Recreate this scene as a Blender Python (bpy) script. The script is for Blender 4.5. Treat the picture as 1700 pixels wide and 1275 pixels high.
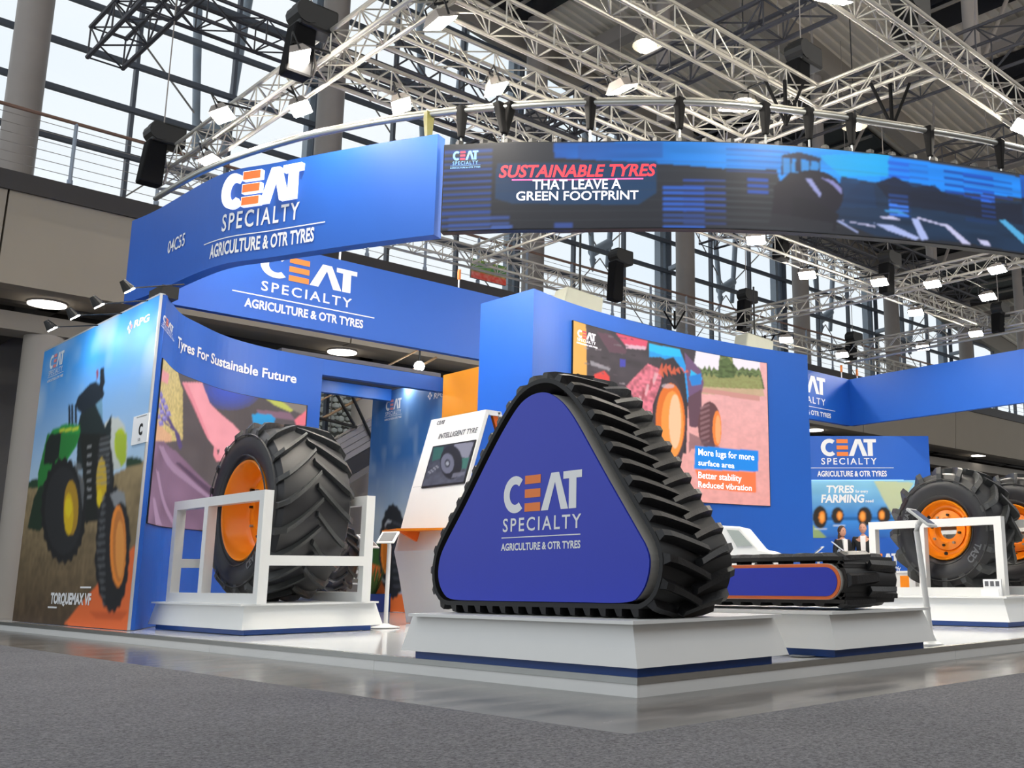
import bpy, bmesh, math, random
import numpy as np
from mathutils import Vector, Matrix
random.seed(7); RNG = np.random.default_rng(7)
SC = bpy.context.scene
for o in list(bpy.data.objects): bpy.data.objects.remove(o)
COL = SC.collection
# ------------------------------------------------------------------ camera
# X = away to the right along the stand edge, Y = away to the left, Z = up, origin = front corner of the stand
PX, PY, F = 1119.06, 614.24, 1699.6
R = np.array([[0.689546771729267, -0.7242185749697659, -0.005718851852207149],
              [0.14045936059474612, 0.1414729730616863, -0.9799268166115275],
              [0.7104902656750907, 0.6749021066509193, 0.19927550983271886]])
CAM = np.array([-3.826, -3.907, 0.6])
_d = R.T @ np.array([1058 - PX, 1159 - PY, F]); CAM = -_d * (0.6 / -_d[2])
cd = bpy.data.cameras.new('camera'); cam = bpy.data.objects.new('camera', cd); COL.objects.link(cam)
cd.sensor_width = 36; cd.lens = F / 1700 * 36
cd.shift_x = -(PX - 850) / 1700; cd.shift_y = -(637.5 - PY) / 1700
cd.clip_end = 300; cd.clip_start = .05
M = Matrix(((R[0][0], -R[1][0], -R[2][0], CAM[0]), (R[0][1], -R[1][1], -R[2][1], CAM[1]),
            (R[0][2], -R[1][2], -R[2][2], CAM[2]), (0, 0, 0, 1)))
cam.matrix_world = M; SC.camera = cam
def W(u, v, x=None, y=None, z=None):
    r = R.T @ np.array([u - PX, v - PY, F])
    s = (x - CAM[0]) / r[0] if x is not None else (y - CAM[1]) / r[1] if y is not None else (z - CAM[2]) / r[2]
    return Vector(CAM + s * r)
CAM_V = Vector(CAM)
# ------------------------------------------------------------------ world, exposure
wd = bpy.data.worlds.new('world'); SC.world = wd; wd.use_nodes = True
nt = wd.node_tree; bg = nt.nodes['Background']
tc = nt.nodes.new('ShaderNodeTexCoord'); nz = nt.nodes.new('ShaderNodeTexNoise'); rp = nt.nodes.new('ShaderNodeValToRGB')
nz.inputs['Scale'].default_value = 2.2; nz.inputs['Detail'].default_value = 3
rp.color_ramp.elements[0].color = (.80, .90, 1, 1); rp.color_ramp.elements[0].position = .3
rp.color_ramp.elements[1].color = (.95, .98, 1, 1); rp.color_ramp.elements[1].position = .62
nt.links.new(tc.outputs['Generated'], nz.inputs['Vector']); nt.links.new(nz.outputs['Fac'], rp.inputs[0])
nt.links.new(rp.outputs[0], bg.inputs['Color']); bg.inputs['Strength'].default_value = 1.06
SC.view_settings.view_transform = 'Standard'; SC.view_settings.look = 'None'
SC.view_settings.exposure = 0.0; SC.view_settings.gamma = 1; SC.view_settings.use_curve_mapping = False
SC.cycles.use_light_tree = True; SC.cycles.max_bounces = 6; SC.cycles.transparent_max_bounces = 12
SC.cycles.sample_clamp_indirect = 4; SC.cycles.caustics_reflective = False; SC.cycles.caustics_refractive = False
LAMP = 430.0      # radiance of the flood lamps' lenses
# ------------------------------------------------------------------ materials
def lin(c):
    if isinstance(c, str):
        c = [int(c[i:i + 2], 16) / 255 for i in (0, 2, 4)]
    return tuple((x / 12.92 if x <= .04045 else ((x + .055) / 1.055) ** 2.4) for x in c) + (1,)
MATS = {}
def mat(name, col, rough=.5, metal=0, emit=0, var=.06, scale=8, bump=0, spec=.5, bscale=60):
    if name in MATS: return MATS[name]
    m = bpy.data.materials.new(name); m.use_nodes = True; n = m.node_tree; b = n.nodes['Principled BSDF']
    c = lin(col)
    b.inputs['Roughness'].default_value = rough; b.inputs['Metallic'].default_value = metal
    b.inputs['Specular IOR Level'].default_value = spec
    t = n.nodes.new('ShaderNodeTexCoord'); z = n.nodes.new('ShaderNodeTexNoise'); z.inputs['Scale'].default_value = scale
    z.inputs['Detail'].default_value = 4
    n.links.new(t.outputs['Object'], z.inputs['Vector'])
    mx = n.nodes.new('ShaderNodeMix'); mx.data_type = 'RGBA'
    mx.inputs[6].default_value = tuple(x * (1 - var) for x in c[:3]) + (1,)
    mx.inputs[7].default_value = tuple(min(1, x * (1 + var)) for x in c[:3]) + (1,)
    n.links.new(z.outputs['Fac'], mx.inputs[0]); n.links.new(mx.outputs[2], b.inputs['Base Color'])
    if emit:
        n.links.new(mx.outputs[2], b.inputs['Emission Color']); b.inputs['Emission Strength'].default_value = emit
    if bump:
        z2 = n.nodes.new('ShaderNodeTexNoise'); z2.inputs['Scale'].default_value = bscale; z2.inputs['Detail'].default_value = 5
        n.links.new(t.outputs['Object'], z2.inputs['Vector'])
        bp = n.nodes.new('ShaderNodeBump'); bp.inputs['Strength'].default_value = bump; bp.inputs['Distance'].default_value = .02
        n.links.new(z2.outputs['Fac'], bp.inputs['Height']); n.links.new(bp.outputs[0], b.inputs['Normal'])
    MATS[name] = m; return m
WHITE = mat('white_laminate', 'e9eae8', .35, var=.015)
WGLOSS = mat('white_gloss_floor', 'eceef0', .08, var=.015)
ALU = mat('aluminium', 'b9bbb8', .3, .9)
TRUSS = mat('truss_aluminium', 'c4c0b6', .42, .55)
TRUSSD = mat('dark_truss_paint', '45454a', .6, .2)
BLUE = mat('booth_blue', '1a5cbe', .45, var=.03, scale=2)
BLUED = mat('plinth_dark_blue', '0c3f86', .3, var=.03)
PANEL = mat('track_panel_blue', '2a3cbe', .36, var=.02)
ORANGE = mat('orange_laminate', 'f08a14', .35, var=.02)
RIMO = mat('rim_orange_paint', 'ff9416', .28, var=.02)
RUB = mat('rubber', '2a2b2d', .52, var=.25, scale=25, bump=.15)
RUBL = mat('rubber_lug', '333536', .45, var=.22, scale=30, bump=.12)
RUBW = mat('rubber_wall_black', '1d1e22', .45, var=.15, scale=20)
BLACK = mat('black_plastic', '0e0f10', .5)
RUBT = mat('track_rubber', '131314', .5, var=.15, scale=20)
RUBTL = mat('track_rubber_lug', '19191b', .42, var=.2, scale=30, bump=.1)
STEEL = mat('grey_steel_paint', '9a938e', .5, var=.08, scale=3)
STEELB = mat('blue_grey_steel', '9fabb9', .5)
MULL = mat('mullion_dark', '545b66', .5)
CONC = mat('beige_fascia', 'a39a8c', .8, var=.04, scale=1.2)
SOFF = mat('soffit_grey', '9a948b', .85, var=.06, scale=1)
DARK = mat('dark_void', '2c2b2c', .8, var=.2)
BEAMD = mat('balcony_beam_dark', '3e3a39', .6)
ROOF = mat('roof_sheet', 'dcd6c9', .75, var=.05, scale=1)
GREYP = mat('grey_drum', 'cfcbc3', .4, var=.05)
LENS = mat('lamp_lens', 'fff6e6', .3, emit=LAMP, var=0)
LENSW = mat('soft_lamp_lens', 'fff8ee', .3, emit=5, var=0)
TXTW = mat('white_lettering', 'f2f4f6', .4, var=.01)
TXTG = mat('grey_lettering', '54565c', .4, var=.01)
TXTO = mat('orange_lettering', 'f5853a', .4, var=.01)
SCRW = mat('screen_white', 'f6f2fa', .4, emit=.9, var=.01)
SCRR = mat('screen_red', 'ff3b46', .4, emit=.85, var=.02)
GLASS = bpy.data.materials.new('window_glass'); GLASS.use_nodes = True
n = GLASS.node_tree; n.nodes.remove(n.nodes['Principled BSDF'])
tr = n.nodes.new('ShaderNodeBsdfTransparent'); gl = n.nodes.new('ShaderNodeBsdfGlossy'); ms = n.nodes.new('ShaderNodeMixShader')
tr.inputs[0].default_value = (.99, 1, 1, 1); gl.inputs['Roughness'].default_value = .03; ms.inputs[0].default_value = .03
n.links.new(tr.outputs[0], ms.inputs[1]); n.links.new(gl.outputs[0], ms.inputs[2]); n.links.new(ms.outputs[0], n.nodes['Material Output'].inputs[0])
def vcmat(name, emit):
    m = bpy.data.materials.new(name); m.use_nodes = True; n = m.node_tree; b = n.nodes['Principled BSDF']
    a = n.nodes.new('ShaderNodeVertexColor'); a.layer_name = 'Col'
    b.inputs['Roughness'].default_value = .5; b.inputs['Specular IOR Level'].default_value = .25
    if emit:
        b.inputs['Base Color'].default_value = (.01, .01, .012, 1)
        n.links.new(a.outputs[0], b.inputs['Emission Color']); b.inputs['Emission Strength'].default_value = emit
    else: n.links.new(a.outputs[0], b.inputs['Base Color'])
    return m
PRINT = vcmat('printed_fabric', 0); LED = vcmat('led_screen', 1.0); LCD = vcmat('lcd_screen', .8)
# ------------------------------------------------------------------ object helpers
def obj(name, me, m=None, parent=None, smooth=False):
    if m is not None and not me.materials: me.materials.append(m)
    o = bpy.data.objects.new(name, me); COL.objects.link(o)
    if parent: o.parent = parent
    if smooth: me.shade_smooth()
    return o
def tag(o, label, cat, group=None, kind=None):
    o['label'] = label; o['category'] = cat
    if group: o['group'] = group
    if kind: o['kind'] = kind
    return o
def struct(o, label=None, cat=None):
    o['kind'] = 'structure'
    if label: o['label'] = label
    if cat: o['category'] = cat
    return o
def thing(name, label, cat, loc=(0, 0, 0), rz=0, group=None):
    o = bpy.data.objects.new(name, None); COL.objects.link(o); o.location = loc; o.rotation_euler = (0, 0, rz)
    o.empty_display_size = .1
    return tag(o, label, cat, group)
class MB:
    def __init__(s, off=(0, 0, 0)): s.v = []; s.f = []; s.off = Vector(off)
    def add(s, vs, fs):
        n = len(s.v); s.v += [tuple(Vector(p) - s.off) for p in vs]; s.f += [tuple(i + n for i in f) for f in fs]; return s
    def box(s, a, b):
        x0, y0, z0 = a; x1, y1, z1 = b
        return s.add([(x0, y0, z0), (x1, y0, z0), (x1, y1, z0), (x0, y1, z0), (x0, y0, z1), (x1, y0, z1), (x1, y1, z1), (x0, y1, z1)],
                     [(0, 3, 2, 1), (4, 5, 6, 7), (0, 1, 5, 4), (1, 2, 6, 5), (2, 3, 7, 6), (3, 0, 4, 7)])
    def hexa(s, lo, hi):
        return s.add(list(lo) + list(hi), [(0, 3, 2, 1), (4, 5, 6, 7), (0, 1, 5, 4), (1, 2, 6, 5), (2, 3, 7, 6), (3, 0, 4, 7)])
    def bar(s, p, q, w, h=None, up=(0, 0, 1)):
        p = Vector(p); q = Vector(q); h = h or w; d = (q - p).normalized(); u = Vector(up)
        if abs(d.dot(u)) > .98: u = Vector((1, 0, 0))
        a = d.cross(u).normalized() * w / 2; b = a.cross(d).normalized() * h / 2
        return s.hexa([p - a - b, p + a - b, p + a + b, p - a + b], [q - a - b, q + a - b, q + a + b, q - a + b])
    def tube(s, p, q, r, n=8, r2=None, cap=True):
        p = Vector(p); q = Vector(q); d = (q - p).normalized(); u = Vector((0, 0, 1)) if abs(d.z) < .95 else Vector((1, 0, 0))
        a = d.cross(u).normalized(); b = d.cross(a); r2 = r if r2 is None else r2
        vs = [p + (a * math.cos(t) + b * math.sin(t)) * r for t in [2 * math.pi * i / n for i in range(n)]] + \
             [q + (a * math.cos(t) + b * math.sin(t)) * r2 for t in [2 * math.pi * i / n for i in range(n)]]
        fs = [(i, (i + 1) % n, n + (i + 1) % n, n + i) for i in range(n)]
        if cap: fs += [tuple(range(n))[::-1], tuple(range(n, 2 * n))]
        return s.add(vs, fs)
    def path(s, pts, r, n=8):
        pts = [Vector(p) for p in pts]; vs = []; fs = []; m = len(pts)
        for i, p in enumerate(pts):
            d = (pts[min(i + 1, m - 1)] - pts[max(i - 1, 0)]).normalized(); u = Vector((0, 0, 1)) if abs(d.z) < .9 else Vector((1, 0, 0))
            a = d.cross(u).normalized(); b = d.cross(a)
            vs += [p + (a * math.cos(2 * math.pi * k / n) + b * math.sin(2 * math.pi * k / n)) * r for k in range(n)]
        for i in range(m - 1):
            fs += [(i * n + k, i * n + (k + 1) % n, (i + 1) * n + (k + 1) % n, (i + 1) * n + k) for k in range(n)]
        fs += [tuple(range(n))[::-1], tuple(range((m - 1) * n, m * n))]
        return s.add(vs, fs)
    def lathe(s, prof, c, axis='x', n=64, close=False):
        """prof: list of (along, radius)"""
        vs = []; fs = []; m = len(prof); c = Vector(c)
        for a, r in prof:
            for k in range(n):
                t = 2 * math.pi * k / n
                vs.append(c + (Vector((a, r * math.cos(t), r * math.sin(t))) if axis == 'x' else Vector((r * math.cos(t), r * math.sin(t), a))))
        rng = range(m) if close else range(m - 1)
        for i in rng:
            j = (i + 1) % m
            fs += [(i * n + k, i * n + (k + 1) % n, j * n + (k + 1) % n, j * n + k) for k in range(n)]
        return s.add(vs, fs)
    def prism(s, pts, e0, e1, axis='x'):
        """polygon pts in the plane across `axis`, extruded e0..e1"""
        f = {'x': lambda p, e: (e, p[0], p[1]), 'y': lambda p, e: (p[0], e, p[1]), 'z': lambda p, e: (p[0], p[1], e)}[axis]
        n = len(pts); vs = [f(p, e0) for p in pts] + [f(p, e1) for p in pts]
        return s.add(vs, [tuple(range(n))[::-1], tuple(range(n, 2 * n))] + [(i, (i + 1) % n, n + (i + 1) % n, n + i) for i in range(n)])
    def sphere(s, c, r, n=12, sc=(1, 1, 1)):
        c = Vector(c); prof = []
        vs = []; fs = []; m = n // 2 + 1
        for i in range(m):
            a = math.pi * i / (m - 1)
            for k in range(n):
                t = 2 * math.pi * k / n
                vs.append(c + Vector((math.sin(a) * math.cos(t) * r * sc[0], math.sin(a) * math.sin(t) * r * sc[1], math.cos(a) * r * sc[2])))
        for i in range(m - 1):
            fs += [(i * n + k, (i + 1) * n + k, (i + 1) * n + (k + 1) % n, i * n + (k + 1) % n) for k in range(n)]
        return s.add(vs, fs)
    def mesh(s, name='m', weld=True):
        me = bpy.data.meshes.new(name); me.from_pydata(s.v, [], s.f); me.update()
        bm = bmesh.new(); bm.from_mesh(me); 
        if weld: bmesh.ops.remove_doubles(bm, verts=bm.verts, dist=1e-5)
        bmesh.ops.recalc_face_normals(bm, faces=bm.faces); bm.to_mesh(me); bm.free()
        return me
    def build(s, name, m=None, parent=None, smooth=False, kind=None, bevel=0):
        o = obj(name, s.mesh(name), m, parent)
        if smooth:
            s2 = o.data; s2.shade_smooth()
            try: s2.set_sharp_from_angle(angle=math.radians(40))
            except Exception: pass
        if kind: o['kind'] = kind
        if bevel:
            b = o.modifiers.new('bevel', 'BEVEL'); b.width = bevel; b.segments = 2; b.limit_method = 'ANGLE'
        return o
def dup(o, parent=None):
    c = o.copy(); COL.objects.link(c)
    if parent is not None: c.parent = parent
    return c
def dup_tree(root):
    r = root.copy(); COL.objects.link(r)
    for ch in list(root.children):
        c = dup(ch, r)
        for g in list(ch.children): dup(g, c)
    return r
# ------------------------------------------------------------------ vertical surfaces (plan polyline x height)
class Surf:
    def __init__(s, pts, flip=False):
        s.p = np.array(pts, float); d = np.diff(s.p, axis=0); s.L = np.hypot(d[:, 0], d[:, 1]); s.c = np.concatenate([[0], np.cumsum(s.L)])
        s.flip = -1 if flip else 1
        t = d / s.L[:, None]; nn = np.stack([t[:, 1], -t[:, 0]], 1) * s.flip
        s.n = np.vstack([nn[:1], nn[:-1] + nn[1:], nn[-1:]]); s.n /= np.linalg.norm(s.n, axis=1)[:, None]
    def xy(s, q, off=0):
        q = np.asarray(q, float); x = np.interp(q, s.c, s.p[:, 0]); y = np.interp(q, s.c, s.p[:, 1])
        nx = np.interp(q, s.c, s.n[:, 0]); ny = np.interp(q, s.c, s.n[:, 1])
        i = np.clip(np.searchsorted(s.c, q) - 1, 0, len(s.L) - 1)
        ex = q - s.c[-1]; e0 = -q
        d0 = (s.p[1] - s.p[0]) / s.L[0]; d1 = (s.p[-1] - s.p[-2]) / s.L[-1]
        x = np.where(ex > 0, x + d1[0] * ex, np.where(e0 > 0, x - d0[0] * e0, x)); y = np.where(ex > 0, y + d1[1] * ex, np.where(e0 > 0, y - d0[1] * e0, y))
        return x + nx * off, y + ny * off
    def at(s, q, z, off=0):
        x, y = s.xy(q, off); return Vector((float(x), float(y), z))
    def pix(s, u, v):
        r = R.T @ np.array([u - PX, v - PY, F]); best = None
        for i in range(len(s.L)):
            a = s.p[i]; d = s.p[i + 1] - a
            A = np.array([[r[0], -d[0]], [r[1], -d[1]]]); b = a - CAM[:2]
            try: k, t = np.linalg.solve(A, b)
            except Exception: continue
            lo = -50 if i == 0 else -1e-6; hi = 50 if i == len(s.L) - 1 else 1 + 1e-6
            if k > 0 and lo <= t <= hi:
                z = CAM[2] + k * r[2]
                if best is None or k < best[0]: best = (k, s.c[i] + t * s.L[i], z)
        return (best[1], best[2]) if best else (0, 0)
def smooth_poly(pts, n=8):
    """Catmull-Rom through the points"""
    P = [np.array(p, float) for p in pts]; P = [2 * P[0] - P[1]] + P + [2 * P[-1] - P[-2]]; out = []
    for i in range(1, len(P) - 2):
        for k in range(n):
            t = k / n; a, b, c, d = P[i - 1:i + 3]
            out.append(.5 * ((2 * b) + (c - a) * t + (2 * a - 5 * b + 4 * c - d) * t * t + (3 * b - a - 3 * c + d) * t ** 3))
    out.append(P[-2]); return [tuple(o) for o in out]
def wall_slab(name, S, q0, q1, z0, z1, thick, m, parent=None, step=.25):
    """a wall of real thickness that follows the plan line"""
    n = max(1, int(abs(q1 - q0) / step)); qs = np.linspace(q0, q1, n + 1)
    qs = sorted(set(list(qs)))
    b = MB(parent.location if parent is not None else (0, 0, 0)); vs = []; fs = []
    for q in qs:
        vs += [S.at(q, z0), S.at(q, z1), S.at(q, z1, -thick), S.at(q, z0, -thick)]
    for i in range(len(qs) - 1):
        for k in range(4):
            fs.append((i * 4 + k, i * 4 + (k + 1) % 4, i * 4 + 4 + (k + 1) % 4, i * 4 + 4 + k))
    e = len(vs) - 4; fs += [(0, 1, 2, 3), (e + 3, e + 2, e + 1, e)]
    return b.add(vs, fs).build(name, m, parent)
class Canvas:
    def __init__(s, q0, q1, z0, z1, cell, col=(0, 0, 0)):
        s.q0, s.q1, s.z0, s.z1 = q0, q1, z0, z1
        s.nx = max(2, int(abs(q1 - q0) / cell)); s.nz = max(2, int((z1 - z0) / cell))
        s.Q, s.Z = np.meshgrid(np.linspace(q0, q1, s.nx + 1), np.linspace(z0, z1, s.nz + 1))
        s.C = np.zeros(s.Q.shape + (3,)); s.C[:] = lin(col)[:3]
    def mask(s, pts):
        m = np.zeros(s.Q.shape, bool); n = len(pts)
        for i in range(n):
            x0, y0 = pts[i]; x1, y1 = pts[(i + 1) % n]
            if y0 == y1: continue
            c = ((y0 > s.Z) != (y1 > s.Z)) & (s.Q < (x1 - x0) * (s.Z - y0) / (y1 - y0) + x0); m ^= c
        return m
    def poly(s, pts, col, a=1):
        m = s.mask(pts); s.C[m] = s.C[m] * (1 - a) + np.array(lin(col)[:3]) * a; return m
    def grad(s, m, c0, c1, axis='z', lo=None, hi=None):
        A = s.Z if axis == 'z' else s.Q; lo = A.min() if lo is None else lo; hi = A.max() if hi is None else hi
        t = np.clip((A - lo) / (hi - lo), 0, 1)[..., None]
        G = np.array(lin(c0)[:3]) * (1 - t) + np.array(lin(c1)[:3]) * t; s.C[m] = G[m]
    def noise(s, m, amp, n=12, seed=1, col=None):
        r = np.random.default_rng(seed); h = r.random((n + 2, n + 2)); A = (s.Q - s.q0) / (s.q1 - s.q0) * n; B = (s.Z - s.z0) / (s.z1 - s.z0) * n
        A = np.clip(A, 0, n - .001); B = np.clip(B, 0, n - .001)
        i = A.astype(int); j = B.astype(int); fa = A - i; fb = B - j; fa = fa * fa * (3 - 2 * fa); fb = fb * fb * (3 - 2 * fb)
        v = (h[j, i] * (1 - fa) + h[j, i + 1] * fa) * (1 - fb) + (h[j + 1, i] * (1 - fa) + h[j + 1, i + 1] * fa) * fb
        if col is None: s.C[m] *= (1 + amp * (v[m] - .5) * 2)[:, None]
        else:
            t = np.clip((v - .5) * 2.5, 0, 1)[..., None] * amp; s.C[m] = (s.C * (1 - t) + np.array(lin(col)[:3]) * t)[m]
    def blur(s, n=1):
        for _ in range(n):
            P = np.pad(s.C, ((1, 1), (1, 1), (0, 0)), 'edge'); s.C = (P[1:-1, 1:-1] * 4 + P[:-2, 1:-1] * 2 + P[2:, 1:-1] * 2 + P[1:-1, :-2] * 2 + P[1:-1, 2:] * 2 + P[:-2, :-2] + P[2:, 2:] + P[:-2, 2:] + P[2:, :-2]) / 16
    def build(s, name, S, off, m, parent):
        s.blur(1)
        nx, nz = s.nx + 1, s.nz + 1
        if callable(S): P = S(s.Q, s.Z, off)
        else:
            x, y = S.xy(s.Q.ravel(), off); P = np.stack([x, y, s.Z.ravel()], 1)
        if parent is not None: P = P - np.array(parent.location)[None]
        me = bpy.data.meshes.new(name); me.vertices.add(nx * nz); me.vertices.foreach_set('co', P.ravel())
        i, j = np.meshgrid(np.arange(nx - 1), np.arange(nz - 1)); a = (j * nx + i).ravel()
        f = np.stack([a, a + 1, a + 1 + nx, a + nx], 1).astype(np.int32)
        me.loops.add(f.size); me.loops.foreach_set('vertex_index', f.ravel())
        me.polygons.add(len(f)); me.polygons.foreach_set('loop_start', np.arange(len(f), dtype=np.int32) * 4)
        me.update(calc_edges=True)
        ca = me.color_attributes.new('Col', 'FLOAT_COLOR', 'POINT')
        ca.data.foreach_set('color', np.concatenate([np.clip(s.C.reshape(-1, 3), 0, 4), np.ones((nx * nz, 1))], 1).ravel())
        return obj(name, me, m, parent)
def zc(ox, oy, k): return lambda *p: [(ox + a / k, oy + b / k) for a, b in p]
def P2(S, pts): return [S.pix(u, v) for u, v in pts]
def ell(cx, cy, rx, ry, n=28, a0=0):
    return [(cx + rx * math.cos(a0 + 2 * math.pi * k / n), cy + ry * math.sin(a0 + 2 * math.pi * k / n)) for k in range(n)]
# ------------------------------------------------------------------ lettering
_tc = {}
def text_geo(txt, bold=0, ext=0):
    key = (txt, bold, ext)
    if key in _tc: return _tc[key]
    cu = bpy.data.curves.new('t', 'FONT'); cu.body = txt; cu.size = 1; cu.offset = bold; cu.extrude = ext; cu.resolution_u = 3
    if txt == 'SPECIALTY': cu.space_character = 1.28
    o = bpy.data.objects.new('t', cu); COL.objects.link(o); dg = bpy.context.evaluated_depsgraph_get(); dg.update()
    me = bpy.data.meshes.new_from_object(o.evaluated_get(dg)); bpy.data.objects.remove(o)
    V = np.array([v.co[:] for v in me.vertices]); Fs = [tuple(p.vertices) for p in me.polygons]
    _tc[key] = (V, Fs); return _tc[key]
def text_on(name, txt, mapf, x0, x1, y0, y1, m, parent, bold=.02, ext=0, shear=0, off=.004, kind=None):
    """mapf(q, z, off) -> point; text stretched to the box (caps height y0..y1)"""
    V, Fs = text_geo(txt, bold, 0)
    a, b = V[:, 0].min(), V[:, 0].max(); cap = text_geo('H', bold, 0)[0][:, 1].max()
    me = bpy.data.meshes.new(name); vs = []
    sgn = 1 if x1 > x0 else -1
    for x, y, z in V:
        Y = y / cap * (y1 - y0)
        q = x0 + (x - a) / (b - a) * (x1 - x0) + shear * Y * sgn; vs.append(tuple(mapf(q, y0 + Y, off)))
    if ext:
        n = len(vs); vb = []
        for x, y, z in V:
            Y = y / cap * (y1 - y0); q = x0 + (x - a) / (b - a) * (x1 - x0) + shear * Y * sgn; vb.append(tuple(mapf(q, y0 + Y, off - ext)))
        edges = {}
        for f in Fs:
            for i in range(len(f)):
                e = (f[i], f[(i + 1) % len(f)]); k = tuple(sorted(e)); edges.setdefault(k, []).append(e)
        side = [(e[0][1], e[0][0], e[0][0] + n, e[0][1] + n) for e in edges.values() if len(e) == 1]
        vs += vb; Fs = list(Fs) + side
    if parent is not None:
        L = parent.matrix_world if False else None
        pl = Vector(parent.location); vs = [tuple(Vector(v) - pl) for v in vs]
    me.from_pydata(vs, [], Fs); me.update(); o = obj(name, me, m, parent)
    if kind: o['kind'] = kind
    return o
def logo(mapf, x0, x1, z0, z1, parent, mW, mO, off=.006, thick=0, sub='SPECIALTY', line=None, agr=None, name='logo_lettering', subm=None, bold=.012):
    """orange-barred word mark in the box, wordings underneath; heights as fractions of the mark's height"""
    w = x1 - x0; h = z1 - z0
    def T(x, y, o): return mapf(x0 + x * w, z0 + y * h, o)
    def poly_part(polys, m, nm):
        vs = []; fs = []
        for p in polys:
            n = len(p); b = len(vs); vs += [T(x, y, off) for x, y in p]; fs.append(tuple(range(b, b + n)))
            if thick:
                vs += [T(x, y, off - thick) for x, y in p]
                fs += [(b + i, b + (i + 1) % n, b + n + (i + 1) % n, b + n + i) for i in range(n)]
        pl = Vector(parent.location); me = bpy.data.meshes.new(nm); me.from_pydata([tuple(Vector(v) - pl) for v in vs], [], fs); me.update()
        return obj(nm, me, m, parent)
    n = 22; t = np.linspace(math.radians(50), math.radians(310), n)
    O = [(.155 + .155 * math.cos(a), .5 + .52 * math.sin(a)) for a in t]
    I = [(.158 + .076 * math.cos(a), .5 + .285 * math.sin(a)) for a in t]
    C = [O + I[::-1]]
    bars = [[(.285, a), (.49, a), (.49, a + .235), (.285, a + .235)] for a in (0, .38, .76)]
    Al = [[(.50, 0), (.59, 0), (.672, .74), (.748, 0), (.838, 0), (.722, 1), (.624, 1)]]
    Tt = [[(.775, .80), (.845, .80), (.845, 0), (.935, 0), (.935, .80), (1, .80), (1, 1), (.775, 1)]]
    for P_ in (C, Al, Tt): poly_part(P_, mW, 'letter')
    for bq in bars:
        if thick:
            big = [(bq[0][0] - .008, bq[0][1] - .02), (bq[1][0] + .008, bq[1][1] - .02), (bq[2][0] + .008, bq[2][1] + .02), (bq[3][0] - .008, bq[3][1] + .02)]
            poly_part([big], mW, 'letter_bar_body'); th_, thick, off = thick, 0, off + .004; poly_part([bq], mO, 'letter_bar')['label'] = 'orange bar of the letter E'; thick, off = th_, off - .004
        else: poly_part([bq], mO, 'letter_bar')['label'] = 'orange bar of the letter E'
    if sub: text_on(name, sub, mapf, x0 + .0 * w, x1 - .0 * w, z0 - .50 * h, z0 - .12 * h, subm or mW, parent, bold=bold, off=off)
    if line:
        l0, l1, lz = line; vs = [mapf(x0 + l0 * w, z0 + lz * h, off), mapf(x0 + l1 * w, z0 + lz * h, off), mapf(x0 + l1 * w, z0 + (lz + .035) * h, off), mapf(x0 + l0 * w, z0 + (lz + .035) * h, off)]
        pl = Vector(parent.location); me = bpy.data.meshes.new('rule'); me.from_pydata([tuple(Vector(v) - pl) for v in vs], [], [(0, 1, 2, 3)]); obj('rule', me, subm or mW, parent)
    if agr:
        a0, a1, az, ah = agr; text_on(name, 'AGRICULTURE & OTR TYRES', mapf, x0 + a0 * w, x0 + a1 * w, z0 + az * h, z0 + (az + ah) * h, subm or mW, parent, bold=.03, off=off)
# ================================================================== SETTING
def floor_mat():
    m = bpy.data.materials.new('polished_hall_floor'); m.use_nodes = True; n = m.node_tree; b = n.nodes['Principled BSDF']
    t = n.nodes.new('ShaderNodeTexCoord'); z = n.nodes.new('ShaderNodeTexNoise'); z.inputs['Scale'].default_value = 1.6; z.inputs['Detail'].default_value = 6
    mp = n.nodes.new('ShaderNodeMapping'); mp.inputs['Scale'].default_value = (1, 3, 1); mp.inputs['Rotation'].default_value = (0, 0, .8)
    n.links.new(t.outputs['Object'], mp.inputs[0]); n.links.new(mp.outputs[0], z.inputs['Vector'])
    r = n.nodes.new('ShaderNodeValToRGB'); r.color_ramp.elements[0].color = lin('4c4a48'); r.color_ramp.elements[1].color = lin('817d7a')
    r.color_ramp.elements[0].position = .35; r.color_ramp.elements[1].position = .7
    n.links.new(z.outputs['Fac'], r.inputs[0]); n.links.new(r.outputs[0], b.inputs['Base Color'])
    r2 = n.nodes.new('ShaderNodeMapRange'); r2.inputs['To Min'].default_value = .08; r2.inputs['To Max'].default_value = .3
    n.links.new(z.outputs['Fac'], r2.inputs['Value']); n.links.new(r2.outputs[0], b.inputs['Roughness'])
    return m
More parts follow.
